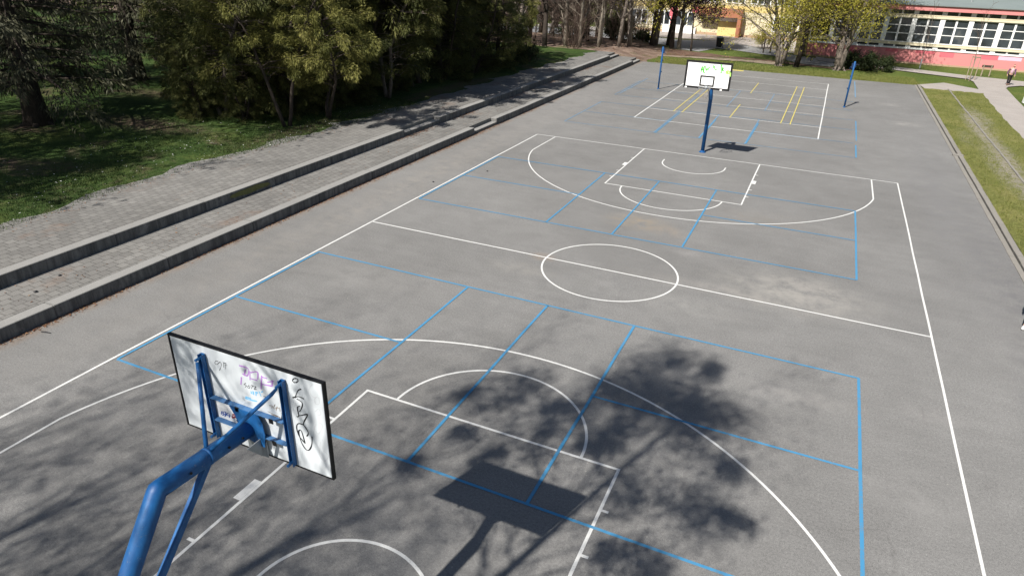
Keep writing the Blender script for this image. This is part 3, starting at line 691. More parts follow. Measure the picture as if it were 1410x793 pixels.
for i,x in enumerate(bays):
    bx('pillar',M['wframe'],[(x-.19,x+.19,by-.02,by+.25,1.302,4.375)],bld)
    if i+1<len(bays):
        a=x+.19; b=bays[i+1]-.19; m=(a+b)/2
        fr=[(m-.075,m+.075,by+.06,by+.16,1.302,4.375)]
        for zz in (1.72,2.42,3.09): fr.append((a,m-.075,by+.07,by+.15,zz,zz+.06)); fr.append((m+.075,b,by+.07,by+.15,zz,zz+.06))
        fr.append((a,m-.075,by+.07,by+.15,3.70,3.79)); fr.append((m+.075,b,by+.07,by+.15,3.70,3.79))
        w=bx('window',M['wframe'],fr,bld)
        pn=bx('pane',M['glass'],[(a,b,by+.10,by+.115,1.31,4.37)],w)
        if r.random()<.55:
            # drawn blind behind part of the glass
            zz=r.choice((3.2,3.4,2.9)); s_=r.choice(((a,m-.08),(m+.08,b),(a,b))); bx('blind',M['cream'],[(s_[0],s_[1],by+.20,by+.21,zz,3.7)],w)

b2=empty('school_wing',(-8,70,0),0,'cream and yellow school wing across the forecourt, with an orange framed entrance, behind the trees','building')
o2=(-8,70,0)
bx('wall',[M['cwall'],M['ywall']],[(-19.5,2.2,70,70.4,-.05,8),(-19.5,2.2,69.97,70.01,2.65,3.25,1)],b2,o2)
bx('plinth',M['plinth'],[(-19.5,2.2,69.9,70.0,-.05,.25)],b2,o2)
bx('entrance_frame',M['orange'],[(-10.6,-5.8,68.6,69.96,2.05,2.95),(-6.2,-5.8,68.6,69.96,0,2.05)],b2,o2)
d=bx('entrance_door',M['ywall'],[(-8.4,-6.25,69.7,69.9,0,1.55)],b2,o2); bx('pane',M['wframe'],[(-8.3,-6.3,69.72,69.92,1.56,2.04)],d,o2)
for x0,x1,za,zb in ((-14.2,-13.3,1.8,2.7),(-14.0,-13.5,.9,1.8),(-11.6,-10.7,2.3,2.9)): bx('red_panel',M['red_dark'],[(x0,x1,69.85,69.96,za,zb)],b2,o2)
x=-19.0
while x<1.0:
    for za,zb in ((.75,2.35),(3.5,5.2)):
        if za<1 and -11.2<x<-5: continue
        w=bx('window',M['wframe'],[(x,x+2.2,69.93,69.985,za,za+.09),(x,x+2.2,69.93,69.985,zb-.09,zb)]+[(q,q+.12,69.93,69.985,za+.09,zb-.09) for q in (x,x+.70,x+1.38,x+2.08)],b2,o2)
        bx('pane',M['glass'],[(x+.1,x+2.1,69.95,69.965,za+.05,zb-.05)],w,o2)
    x+=2.75
bx('light_panel',M['wframe'],[(-14.8,-10.9,69.6,69.85,.0,.72)],b2,o2)

# ------------------------------------------------------------------ yard furniture
M['darkwood']=mat_plain('dark_wood',(.06,.045,.035),.8,.2,.3,6); M['wood']=mat_plain('pale_wood',(.30,.24,.18),.85,.2,.3,8)
M['bin']=mat_plain('black_bin_plastic',(.012,.012,.014),.5,.4,.3,5)
t=empty('litter_bin',(-6.1,56.7,-.02),.2,'black litter bin with pale lid at the edge of the shaded lawn','bin')
g=MB(); g.tube([(0,0,.10),(0,0,.2),(0,0,.95)],[.26,.29,.33],14); g.build('bin_body',M['bin'],t)
g=MB(); g.tube([(0,0,.95),(0,0,1.02),(0,0,1.10)],[.35,.34,.14],14); g.build('lid',M['galv'],t)
g=MB(); g.tube([(.36,0,0),(.36,0,1.0)],.03,6); g.build('post',M['bin'],t)
for i,(x,y,h,l) in enumerate(((-1.75,55.4,1.25,'leftmost of three dark stakes standing on the shaded lawn'),(-1.15,55.75,1.05,'middle of three dark stakes standing on the shaded lawn'),(-.55,56.9,1.35,'farthest of three dark stakes, nearest the shrub by the road'))):
    g=MB(); g.tube([(0,0,-.1),(.02,0,h*.6),(.03,.01,h)],[.06,.055,.05],7); o=g.build('stake',M['darkwood'],loc=(x,y,0)); tag(o,l,'stake','wooden stakes in the yard')
t=empty('cycle_rail',(2.2,51.4,0),.15,'low dark metal rail on the paved strip between the tree trunks','rail')
g=MB(); g.tube([(-.5,0,0),(-.5,0,.55),(-.38,0,.72),(.38,0,.80),(.5,0,.68),(.5,0,0)],.035,8); g.build('hoop',M['bin'],t,True)
g=MB(); g.tube([(-.5,0,.3),(.5,0,.35)],.022,6); g.build('crossbar',M['bin'],t)
t=empty('notice_frame',(15.9,51.3,0),.1,'small wooden two post frame on the grass strip below the red wall','frame')
for s in (-1,1):
    g=MB(); g.tube([(s*.28,0,-.05),(s*.28,0,.85)],.045,7); g.build('post',M['wood'],t)
g=MB(); g.box(-.40,.40,-.03,.03,.62,.80); g.build('board',M['darkwood'],t)
t=empty('park_bench',(16.75,38.0,0),.1,'bench with white legs at the right edge of the frame beside the footpath','bench')
g=MB(); g.bevbox(-.65,.65,-.20,.20,.42,.47,.01); g.build('seat',M['darkwood'],t)
for s in (-1,1):
    g=MB(); g.bar((s*.62,0,0),(s*.60,0,.42),.09,.34,(0,1,0)); g.build('leg',M['wframe'],t)
g=MB(); g.bar((-.65,.24,.70),(.65,.24,.70),.04,.22); 
for s in (-1,1): g.bar((s*.55,.18,.44),(s*.55,.24,.80),.05,.04,(0,1,0))
g.build('backrest',M['darkwood'],t)
g=MB(); g.bevbox(-.55,.55,-.16,.16,0,.07,.012); o=g.build('concrete_slab',M['kerb_far'],loc=(-11.25,22.6,.297)); o.rotation_euler=(0,.02,1.2); tag(o,'loose pale concrete slab lying on the lower paved step in tree shade','slab')
g=MB(); g.tube([(0,0,.012),(.10,.03,.016),(.21,.05,.012)],[.012,.016,.010],6); o=g.build('stick',M['bin'],loc=(-9.78,-8.8,.004)); tag(o,'short black stick on the asphalt near the lower kerb','stick')
for i,(x,y,s,l) in enumerate(((-11.05,-8.0,.035,'small dark pebble on the near paving, closest to the kerb edge'),(-11.4,-7.2,.032,'small dark pebble on the near paving, farther from the kerb edge'),(-8.0,4.4,.03,'small dark pebble on bare asphalt between kerb and sideline'),(-6.9,6.6,.03,'dark pebble inside the far court beside the blue line'))):
    g=MB(); rr=random.Random(i); 
    g.tube([(0,0,0),(0,0,s*.5),(0.2*s,0,s*.9)],[s*1.1,s*1.3,s*.5],7); tag(g.build('pebble',M['bin'],loc=(x,y,.299 if x<-10 else .004)),l,'pebble')

# ------------------------------------------------------------------ people
def skin(name,verts,edges,rad,mat,parent,sub=1,root=0):
    me=bpy.data.meshes.new(name); me.from_pydata(verts,edges,[]); o=bpy.data.objects.new(name,me); col.objects.link(o)
    o.modifiers.new('Skin','SKIN'); 
    lay=me.skin_vertices[0].data
    for i,rr in enumerate(rad):
        lay[i].radius=(rr,rr) if not hasattr(rr,'__len__') else rr
    lay[root].use_root=True
    s=o.modifiers.new('Sub','SUBSURF'); s.levels=sub; s.render_levels=sub
    dg=bpy.context.evaluated_depsgraph_get(); dg.update()
    nm=bpy.data.meshes.new_from_object(o.evaluated_get(dg)); nm.name=name
    bpy.data.objects.remove(o); nm.materials.clear(); nm.materials.append(mat)
    nm.polygons.foreach_set('use_smooth',[True]*len(nm.polygons))
    o=bpy.data.objects.new(name,nm); col.objects.link(o); o.parent=parent
    return o
M['skin']=mat_plain('skin',(.50,.30,.22),.6,.3,.06,8); M['hair']=mat_plain('hair',(.05,.032,.022),.7,.3,.2,20)
def make_person(loc,rz,H,label,top,sleeve,trouser,shoe,stride=.16,lean=.05):
    """walks towards its local -y"""
    root=empty('person',loc,rz,label,'person'); k=H/1.75
    def S(p): return (p[0]*k,p[1]*k,p[2]*k)
    hip=(0,0,.93); chest=(0,-lean,1.30); neck=(0,-lean*1.4,1.49); head=(0,-lean*2.2,1.61); crown=(0,-lean*2.3,1.70)
    J=[hip,(0,-lean*.4,1.08),chest,neck,head,crown]; E=[(0,1),(1,2),(2,3),(3,4),(4,5)]; RD=[.125,.115,.135,.052,.085,.070]
    legs=[];arms=[]
    for s,f in ((-1,-1),(1,1)):
        b=len(J); J+=[(s*.10,0,.86),(s*.11,f*stride*.5-.03,.48),(s*.11,f*stride,.08),(s*.12,f*stride-.15,.035)]; E+=[(0,b),(b,b+1),(b+1,b+2),(b+2,b+3)]; RD+=[.085,.058,.042,.032]; legs.append(b)
    for s,f in ((-1,1),(1,-1)):
        b=len(J); J+=[(s*.18,-lean,1.40),(s*.24,f*.05,1.12),(s*.25,f*.10-.06,.88),(s*.25,f*.10-.09,.80)]; E+=[(2,b),(b,b+1),(b+1,b+2),(b+2,b+3)]; RD+=[.058,.043,.030,.028]; arms.append(b)
        h=b+3; hx,hy,hz=J[h]
        for q,(dx,L) in enumerate(((-.026,.075),(-.009,.085),(.009,.08),(.026,.065))):
            c=len(J); J+=[(hx,hy+dx,hz-.045),(hx-s*.012,hy+dx-.008,hz-.045-L*.8)]; E+=[(h,c),(c,c+1)]; RD+=[.010,.008]
        c=len(J); J+=[(hx-s*.012,hy-.04,hz-.01),(hx-s*.02,hy-.055,hz-.05)]; E+=[(h,c),(c,c+1)]; RD+=[.011,.009]
    c=len(J); J+=[(0,head[1]-.105,1.60)]; E+=[(4,c)]; RD+=[.014]          # nose
    for s in (-1,1): c=len(J); J+=[(s*.092,head[1]+.005,1.61)]; E+=[(4,c)]; RD+=[.016]
    skin('body',[S(p) for p in J],E,[x*k for x in RD],M['skin'],root)
    tj=[hip,(0,-lean*.4,1.08),chest,(0,-lean*1.3,1.44)]; te=[(0,1),(1,2),(2,3)]; tr=[.150,.140,.158,.075]
    skin('shirt',[S(p) for p in tj],te,[x*k for x in tr],top,root)
    for b in arms:
        skin('sleeve',[S(J[b]),S(J[b+1]),S(J[b+2])],[(0,1),(1,2)],[.078*k,.058*k,.045*k],sleeve,root)
    tj=[(0,0,.96)]; te=[]; tr=[.150]
    for b in legs:
        n=len(tj); tj+=[J[b],J[b+1],(J[b+2][0],J[b+2][1]+.005,.10)]; te+=[(0,n),(n,n+1),(n+1,n+2)]; tr+=[.105,.080,.068]
    skin('trousers',[S(p) for p in tj],te,[x*k for x in tr],trouser,root)
    for b in legs:
        a=J[b+2]; t_=J[b+3]
        skin('shoe',[S((a[0],a[1]+.05,.055)),S((a[0],a[1]-.04,.055)),S((t_[0],t_[1]-.03,.040))],[(0,1),(1,2)],[(.048*k,.052*k),(.050*k,.052*k),(.042*k,.036*k)],shoe,root)
    skin('hair',[S((0,head[1]+.025,1.58)),S((0,head[1]+.02,1.66)),S((0,head[1]-.01,1.715))],[(0,1),(1,2)],[.072*k,.092*k,.070*k],M['hair'],root)
    return root
P1=mat_plain('pink_shirt',(.55,.36,.42),.8,.2,.12,9); P2=mat_plain('purple_sleeve',(.16,.07,.15),.8,.2,.15,9); P3=mat_plain('dark_trousers',(.015,.013,.015),.8,.2,.2,9); P4=mat_plain('brown_shoe',(.10,.06,.045),.6,.3,.2,9)
P5=mat_plain('navy_trousers',(.015,.018,.04),.8,.2,.2,9); P6=mat_plain('white_shoe',(.60,.60,.59),.6,.3,.05,9); P7=mat_plain('grey_jacket',(.12,.13,.15),.8,.2,.2,9)
make_person((16.6,46.2,.017),R(8),1.52,'person in pink top and dark trousers walking on the footpath below the red wall',P1,P2,P3,P4,.14,.10)
make_person((9.755,1.56,.002),R(-20),1.76,'person cut off at the right frame edge, only a white shoe and trouser leg visible',P7,P7,P5,P6,.10,.02)

# ------------------------------------------------------------------ trees and plants
M['bark']=mat_bark('grey_brown_bark',(.075,.060,.050),(.23,.195,.165)); M['bark_dark']=mat_bark('dark_bark',(.022,.018,.015),(.075,.06,.05)); M['bark_pale']=mat_bark('pale_bark',(.11,.095,.075),(.30,.26,.21))
M['twig']=mat_plain('brown_twigs',(.105,.075,.06),.9,.1,.25,2)
M['juniper']=mat_leaf('juniper_needles',(.040,.049,.015),(.080,.088,.026),(.150,.142,.046),.25)
M['juniper_gold']=mat_leaf('golden_juniper_needles',(.06,.066,.017),(.135,.135,.034),(.24,.22,.068),.2)
M['spruce']=mat_leaf('spruce_needles',(.034,.036,.022),(.062,.063,.037),(.11,.108,.062),.15)
M['spring']=mat_leaf('spring_leaves',(.20,.19,.03),(.34,.31,.045),(.47,.42,.085),.4)
M['fresh']=mat_leaf('fresh_green_leaves',(.06,.09,.02),(.11,.15,.03),(.18,.22,.06),.35)
M['purple']=mat_leaf('purple_leaves',(.020,.012,.014),(.035,.02,.022),(.06,.035,.03),.2)
M['evergreen']=mat_leaf('evergreen_leaves',(.012,.020,.008),(.024,.036,.012),(.05,.062,.02),.1)
M['shade']=mat_leaf('linden_leaves',(.04,.06,.015),(.07,.10,.025),(.11,.14,.04),.2)

def perp(d,rg):
    a=rg.normal(size=3); a-=d*np.dot(a,d); return a/(np.linalg.norm(a)+1e-9)
def rhombs(P,D,L,W,rg,droop=0):
    """elongated leaf faces at P along D"""
    P=np.asarray(P); D=np.asarray(D); n=len(P)
    D=D/(np.linalg.norm(D,axis=1,keepdims=True)+1e-9)
    A=rg.normal(size=(n,3)); S=np.cross(D,A); S/=np.linalg.norm(S,axis=1,keepdims=True)+1e-9
    L=np.broadcast_to(L,(n,))[:,None]; W=np.broadcast_to(W,(n,))[:,None]
    V=np.empty((n,4,3)); V[:,0]=P; V[:,1]=P+D*L*.45+S*W/2; V[:,2]=P+D*L; V[:,2,2]-=droop*L[:,0]; V[:,3]=P+D*L*.45-S*W/2
    F=np.arange(n*4).reshape(n,4)
    return V.reshape(-1,3),F
def branch_path(rg,p,d,L,k,wob,up):
    pts=[np.array(p)]; d=np.array(d,float)
    for i in range(k):
        d=d+rg.normal(size=3)*wob+np.array([0,0,up]); d/=np.linalg.norm(d); pts.append(pts[-1]+d*L/k)
    return pts,d
def at_frac(pts,t):
    x=t*(len(pts)-1); i=min(int(x),len(pts)-2); f=x-i
    return pts[i]*(1-f)+pts[i+1]*f, (pts[i+1]-pts[i])/(np.linalg.norm(pts[i+1]-pts[i])+1e-9)
def grow(rg,wood,tips,p,d,L,r,lvl,prm):
    q=prm[lvl]; k=q.get('k',4)
    pts,dd=branch_path(rg,p,d,L,k,q.get('wob',.12),q.get('up',.04))
    r1=r*q.get('taper',.45); rad=[r+(r1-r)*i/k for i in range(k+1)]
    wood.append((pts,rad,lvl))
    last=lvl+1>=len(prm)
    if last or q.get('leafy'):
        for t in np.linspace(.25,1,q.get('nt',4)):
            a,b=at_frac(pts,t); tips.append((a,b))
    if last: return
    n=q['n']
    for i in range(n):
        t=q.get('t0',.35)+(1-q.get('t0',.35))*(i+rg.uniform(.1,.9))/n
        a,b=at_frac(pts,min(t,.99)); ang=q.get('ang',.9)*rg.uniform(.7,1.25)
        nd_=b*math.cos(ang)+perp(b,rg)*math.sin(ang)
        rr=(r+(r1-r)*t)*q.get('rr',.55)
        grow(rg,wood,tips,a,nd_,L*q.get('lr',.6)*rg.uniform(.7,1.2)*(1.15-.45*t),rr,lvl+1,prm)
def wood_mesh(name,wood,mat,parent,lv,rmin=.004):
    g=MB()
    for pts,rad,l in wood:
        if l in lv: g.tube(pts,[max(rmin,x) for x in rad],(10,6,4,3,3,3)[min(l,5)],cap=l<2)
    if not g.v: return None
    return g.build(name,mat,parent,True)
def root_flare(wood,p,r,rg,n=5):
    for i in range(n):
        a=2*PI*(i+rg.uniform(-.2,.2))/n; d=np.array([math.cos(a),math.sin(a),0])
        wood.append(([p+d*r*.3+np.array([0,0,.55*r*2]),p+d*r*.95+np.array([0,0,.22*r]),p+d*r*1.9+np.array([0,0,-.06])],[r*.5,r*.38,r*.15],1))

def bare_tree(seed,H,r,mat='bark',leaf=None,nleaf=0,low=.28,lean=(0,0),stems=1,lsize=.13,clump=.35,dens=1.0,limbs=10,lr0=.40,rr0=.42,ang0=.95,clz=.8,lobes=None,ntips=None):
    """slim park tree; leaf adds young leaf clusters"""
    rg=np.random.default_rng(seed); root=empty('park_tree',(0,0,0)); wood=[];tips=[]
    for s in range(stems):
        a=2*PI*s/stems+rg.uniform(0,1); sp=.16*r*10 if stems>1 else 0
        p=np.array([math.cos(a)*sp*.5,math.sin(a)*sp*.5,-.1]); d=np.array([lean[0]+math.cos(a)*.10*(stems>1),lean[1]+math.sin(a)*.10*(stems>1),1.]); d/=np.linalg.norm(d)
        prm=[dict(k=9,wob=.05,up=.03,taper=.22,n=int(limbs*dens),t0=low,ang=ang0,rr=rr0,lr=lr0),dict(k=5,wob=.13,up=.07,taper=.35,n=6,t0=.25,ang=.75,rr=.5,lr=.55),dict(k=4,wob=.16,up=.03,taper=.4,n=5,t0=.2,ang=.7,rr=.5,lr=.55),dict(k=3,wob=.18,up=0,taper=.4,nt=3)]
        grow(rg,wood,tips,p,d,H*(1-.12*s),r*(1-.15*s),0,prm); root_flare(wood,p,r,rg,4)
    if leaf is None:
        wood_mesh('crown',wood,M['twig'],root,(3,),.009)
    else:
        T=np.array([t[0] for t in tips]); idx=rg.integers(0,len(T),nleaf); w=rg.gamma(1.0,1.0,len(T))
        if ntips: w*=0; w[rg.choice(len(T),min(ntips,len(T)),replace=False)]=rg.uniform(.4,1,min(ntips,len(T)))
        idx=rg.choice(len(T),nleaf,p=w/w.sum())
        P=T[idx]+rg.normal(size=(nleaf,3))*clump*np.array([1,1,clz]); D=rg.normal(size=(nleaf,3)); D[:,2]-=.2
        if lobes:
            for k,(lx,ly,lz,lr_) in enumerate(lobes):
                lr_*=.9; m=int(2300*lr_**2)+240; u=rg.normal(size=(m,3))*lr_*np.array([.46,.46,.40]); br=rg.normal(size=(7,3))*lr_*.55; u=u*.74+br[rg.integers(0,7,m)]*.70
                wood.append(([np.array([0,0,lz-2.2]),np.array([lx*.45,ly*.45,lz-.9]),np.array([lx,ly,lz])],[.020,.014,.008],2))
                P=np.vstack([P,np.array([lx,ly,lz])+u]); D=np.vstack([D,rg.normal(size=(m,3))]); idx=np.concatenate([idx,rg.integers(0,len(T),m)])
            nleaf=len(P)
        V,F=rhombs(P,D,lsize*rg.uniform(.6,1.3,nleaf),lsize*.62*rg.uniform(.6,1.3,nleaf),rg)
        base=rg.uniform(.2,.8,len(T))[idx]; np_mesh('crown',V,F,M[leaf],np.clip(base+rg.normal(size=nleaf)*.18,0,1),root)
    wood_mesh('trunk',wood,M[mat],root,(0,1,2))
    return root
def plume(rg,out,p,d,L,n,w,gold):
    """one feathery shoot: sprays round a curved axis"""
    d=d/np.linalg.norm(d); k=5; pts=[p]; dd=d.copy()
    for i in range(k):
        dd=dd+np.array([0,0,.10-.16*i])+rg.normal(size=3)*.06; dd/=np.linalg.norm(dd); pts.append(pts[-1]+dd*L/k)
    pts=np.array(pts); t=rg.beta(1.5,1.15,n); x=t*k; i=np.minimum(x.astype(int),k-1); f=(x-i)[:,None]
    C=pts[i]*(1-f)+pts[i+1]*f; A=pts[i+1]-pts[i]; A/=np.linalg.norm(A,axis=1,keepdims=True)+1e-9
    O=rg.normal(size=(n,3)); O-=A*np.sum(A*O,1,keepdims=True); O/=np.linalg.norm(O,axis=1,keepdims=True)+1e-9
    rad=w*(np.sin(np.clip(t*1.02,0,1)*PI)**.6)*rg.uniform(.05,1,n)
    P=C+O*rad[:,None]; D=A*.9+O*.55+np.array([0,0,-.25])+rg.normal(size=(n,3))*.22
    out[0].append(P); out[1].append(D); out[2].append(np.clip(rg.normal(size=n)*.16+gold,0,1))
    return pts
def juniper(seed,H,Rr,z0,mat,npl,nsp,stems=2,stem_vis=1.0,lean=(0,0),name='juniper_tree',L=(.9,1.7),sl=.20,wood_mat='bark'):
    rg=np.random.default_rng(seed); root=empty(name,(0,0,0)); wood=[]; out=([],[],[])
    ss=[]
    for s in range(stems):
        a=2*PI*s/stems+rg.uniform(0,2); d=np.array([math.cos(a)*.22+lean[0],math.sin(a)*.22+lean[1],1.]); d/=np.linalg.norm(d)
        pts,_=branch_path(rg,np.array([math.cos(a)*.12,math.sin(a)*.12,-.1]),d,H*.93,9,.13,.03); r0=.085*H/7
        wood.append((pts,[r0*(1-.85*i/9) for i in range(10)],0)); ss.append(pts)
    for j in range(npl):
        st=ss[rg.integers(0,stems)]; h=z0+(H-z0)*rg.beta(1.0,1.15); t=min(.98,h/H)
        b,ax=at_frac(st,t); a=rg.uniform(0,2*PI); prof=(math.sin(min(1,(h-z0)/(H-z0)*1.02+.16)*PI*.93)**.7)*Rr
        o=np.array([math.cos(a),math.sin(a),0]); u=rg.uniform(.25,1)**.6
        base=b+o*prof*u*.62+np.array([0,0,rg.normal()*.15]); base[2]=max(base[2],z0*.8+.05)
        d=o*1.0+np.array([0,0,rg.uniform(.0,.75)])+rg.normal(size=3)*.25
        LL=rg.uniform(*L)*(1.1-.4*(h-z0)/(H-z0))
        gold=rg.uniform(.15,.75)
        ax_pts=plume(rg,out,base,d,LL,nsp,LL*.26,gold)
        wood.append(([b-ax*.25,(b+base)/2+np.array([0,0,-.05]),base,ax_pts[2],ax_pts[4]],[.028,.02,.014,.009,.005],2))
    wood_mesh('trunk',wood,M[wood_mat],root,(0,1,2))
    P=np.vstack(out[0]);D=np.vstack(out[1]);T=np.concatenate(out[2]); n=len(P)
    V,F=rhombs(P,D,sl*rg.uniform(.6,1.4,n),sl*.20*rg.uniform(.6,1.5,n),rg,.12)
    np_mesh('crown',V,F,M[mat],T,root)
    return root
def conifer(seed,H,r,z0,Rr,mat='spruce',step=.42,nsp=46,name='spruce_tree'):
    rg=np.random.default_rng(seed); root=empty(name,(0,0,0)); wood=[]; out=([],[],[])
    pts,_=branch_path(rg,np.array([0,0,-.15]),np.array([rg.normal()*.03,rg.normal()*.03,1]),H,10,.02,.02)
    wood.append((pts,[r*(1-.9*i/10)*(1.35 if i==0 else 1) for i in range(11)],0)); root_flare(wood,np.zeros(3),r,rg,6)
    z=z0
    while z<H*.97:
        n=5; a0=rg.uniform(0,6)
        for i in range(n):
            a=a0+2*PI*i/n+rg.normal()*.2; b,_=at_frac(pts,z/H); L=Rr*(1-(z-z0*.5)/H)**.8*rg.uniform(.65,1.15)
            o=np.array([math.cos(a),math.sin(a),0]); bp=[b]; d=o+np.array([0,0,rg.uniform(-.05,.25)])
            for q in range(5):
                d=d+np.array([0,0,-.10+.02*q])+rg.normal(size=3)*.05; d/=np.linalg.norm(d); bp.append(bp[-1]+d*L/5)
            wood.append((bp,[.045*L/3,.038*L/3,.03*L/3,.02,.012,.006],1))
            m=int(nsp*L/2.5); bpa=np.array(bp)
            for w_ in range(max(3,int(L*3.2))):
                t=.22+.78*(w_+rg.uniform())/max(3,int(L*3.2)); c,ax=at_frac(bp,min(t,.99)); sd=np.cross(ax,[0,0,1]); s=rg.choice((-1,1)); tl=(.75-.4*t)*L*.42+.18
                dirn=ax*.75+sd*s*.8+np.array([0,0,-.22]); plume(rg,out,c,dirn,tl,max(8,int(m*.22)),tl*.17,rg.uniform(.2,.75))
            plume(rg,out,bp[3],bp[5]-bp[3],L*.45,max(10,int(m*.3)),L*.08,.6)
        z+=step*rg.uniform(.8,1.2)
    wood_mesh('trunk',wood,M['bark_dark'],root,(0,1,2))
    P=np.vstack(out[0]);D=np.vstack(out[1]);T=np.concatenate(out[2]); n=len(P)
    V,F=rhombs(P,D,.19*rg.uniform(.6,1.4,n),.045*rg.uniform(.6,1.5,n),rg,.25)
    np_mesh('crown',V,F,M[mat],T,root); return root
def bush(seed,rx,ry,h,mat,n,name='shrub',ls=.10,stems=9,bare=False):
    rg=np.random.default_rng(seed); root=empty(name,(0,0,0)); wood=[];tips=[]
    for s in range(stems):
        a=rg.uniform(0,2*PI); d=np.array([math.cos(a)*rx*rg.uniform(.1,.9)/h,math.sin(a)*ry*rg.uniform(.1,.9)/h,1.0]); d/=np.linalg.norm(d)
        prm=[dict(k=4,wob=.15,up=.02,taper=.4,n=6,t0=.15,ang=.7,rr=.6,lr=.55),dict(k=3,wob=.2,up=.02,taper=.4,n=5,t0=.2,ang=.7,rr=.6,lr=.6),dict(k=3,wob=.2,taper=.4,nt=4)]
        grow(rg,wood,tips,np.array([math.cos(a)*rx*.25,math.sin(a)*ry*.25,-.03]),d,h*rg.uniform(.7,1.1),.022,0,prm)
    wood_mesh('stem',wood,M['twig'],root,(0,1,2) if bare else (0,1),.005)
    if not bare:
        T=np.array([t[0] for t in tips]); idx=rg.integers(0,len(T),n); P=T[idx]+rg.normal(size=(n,3))*.10; P[:,2]=np.abs(P[:,2]); D=rg.normal(size=(n,3)); D[:,2]+=.4
        V,F=rhombs(P,D,ls*rg.uniform(.6,1.3,n),ls*.55*rg.uniform(.6,1.3,n),rg); np_mesh('foliage',V,F,M[mat],np.clip(rg.uniform(.2,.8,len(T))[idx]+rg.normal(size=n)*.15,0,1),root)
    return root
_used=set()
def put(proto,x,y,z,rz,s,label,cat,group,name=None):
    o=proto if proto.name not in _used else None
    if o is None: o=copy_tree(proto)
    else: _used.add(proto.name)
    o.location=(x,y,z); o.rotation_euler=(0,0,rz); o.scale=(s,s,s)
    if name: o.name=name
    return tag(o,label,cat,group)

# --- the evergreen belt on the left
JG=[juniper(s,7.2,2.1,2.3,'juniper_gold',66,420,2,lean=l,L=(.9,1.6),sl=.13,wood_mat='bark_dark') for s,l in ((11,(-.22,-.1)),(12,(.05,-.15)),(13,(.1,.1)))]
JD=[juniper(s,9.5,2.7,.15,'juniper',140,300,3,L=(1.0,1.9),sl=.15,wood_mat='bark_dark') for s in (21,22,23)]
JS=[juniper(s,9.0,2.5,1.5,'juniper',125,280,2,L=(1.0,1.8),sl=.15) for s in (31,32)]
JT=[juniper(s,14,3.3,3.6,'juniper',190,150,1,L=(1.3,2.2),sl=.26,wood_mat='bark_dark') for s in (35,36)]
G1='evergreens along the upper path'
for p,x,y,rz,s,l in ((JG[0],-16.45,6.4,.3,1.0,'golden tipped juniper with a bare leaning forked trunk, nearest of the belt'),
    (JG[1],-15.9,8.5,2.0,.95,'golden green juniper with one slim bare trunk right of the leaning forked one'),
    (JS[0],-16.5,14.2,1.0,1.0,'dark juniper with two pale bare stems rising beside the shaded path'),
    (JG[2],-17.0,17.6,.5,1.05,'golden tipped juniper high over the shaded path, right of the two pale stems'),
    (JD[0],-21.3,7.6,0,.95,'dark bushy juniper at the left end of the evergreen belt'),
    (JD[1],-18.9,8.6,1.2,1.0,'dark juniper filling the gap behind the leaning forked trunk'),
    (JD[2],-17.6,11.2,2.2,.95,'dark dense juniper between the slim trunk and the pale stems'),
    (JD[0],-16.9,20.8,3.3,.85,'dark juniper with foliage to the ground, middle of the path side row'),
    (JD[1],-16.6,24.2,4.1,.85,'dark juniper with foliage to the ground, next to last of the path side row'),
    (JD[2],-16.4,27.6,5.0,.80,'dark juniper ending the path side row before the sunlit grass'),
    (JS[1],-20.5,12.5,.7,1.05,'tall dark juniper in the second row behind the slim trunk'),
    (JD[0],-20.3,17.0,1.9,1.05,'tall dark juniper in the second row behind the pale stems'),
    (JG[1],-19.6,21.2,4.0,1.1,'golden juniper crown showing above the dark middle row'),
    (JD[2],-19.3,26.0,2.7,1.05,'tall dark juniper in the second row behind the last bushes'),
    (JG[0],-18.7,11.6,2.6,1.12,'golden juniper crown rising behind the dense dark one'),
    (JS[0],-20.0,6.4,1.4,.95,'olive sprayed juniper with bare stems at the left end of the belt'),
    (JS[0],-24.8,12.2,3.0,1.1,'dark juniper deep in the belt left of the tall second row'),(JD[1],-25.5,18.0,2.0,1.1,'dark juniper deep in the belt, hidden by the second row'),
    (JD[2],-23.5,23.5,1.0,1.1,'dark juniper deep in the belt behind the golden crown'),(JD[0],-22.5,30.5,.4,1.05,'dark juniper at the far back corner of the belt'),(JG[1],-17.9,29.8,.9,.9,'olive green juniper closing the belt beside the bare trees')):
    put(p,x,y,.60,rz,s,l,'juniper',G1)
for i,(x,y,rz,s,l) in enumerate(((-20.6,10.0,0,1.0,'tallest dark conifer at the left end of the belt, its crown above the picture'),(-17.3,13.0,1,1.05,'tall dark conifer behind the pale stems, its crown above the picture'),(-17.2,18.6,2,1.05,'tall dark conifer in the middle of the belt, its crown above the picture'),(-17.4,24.5,3,.95,'tall dark conifer near the far end of the belt, its crown above the picture'))):
    put(JT[i%2],x,y,.6,rz,s,l,'conifer',G1,None)
for i,(x,y,rz,s,l) in enumerate(((-17.6,8.0,0,.42,'small bushy juniper at the foot of the belt, behind the leaning forked trunk'),(-17.4,10.6,1,.45,'small bushy juniper at the foot of the belt, between slim trunk and pale stems'),(-16.9,12.4,2,.36,'small bushy juniper at the foot of the belt, just left of the pale stems'),(-17.2,16.2,3,.42,'small bushy juniper at the foot of the belt, just right of the pale stems'),(-18.6,6.2,4,.40,'small bushy juniper at the foot of the belt, left of the leaning trunk'),(-20.6,5.6,5,.38,'small bushy juniper at the left foot of the belt, beside the open lawn'))):
    put(JD[i%3],x,y,.6,rz,s,l,'juniper',G1)
SP=[conifer(41,13,.43,2.0,5.2,nsp=72),conifer(42,13,.42,2.0,4.4,nsp=55)]
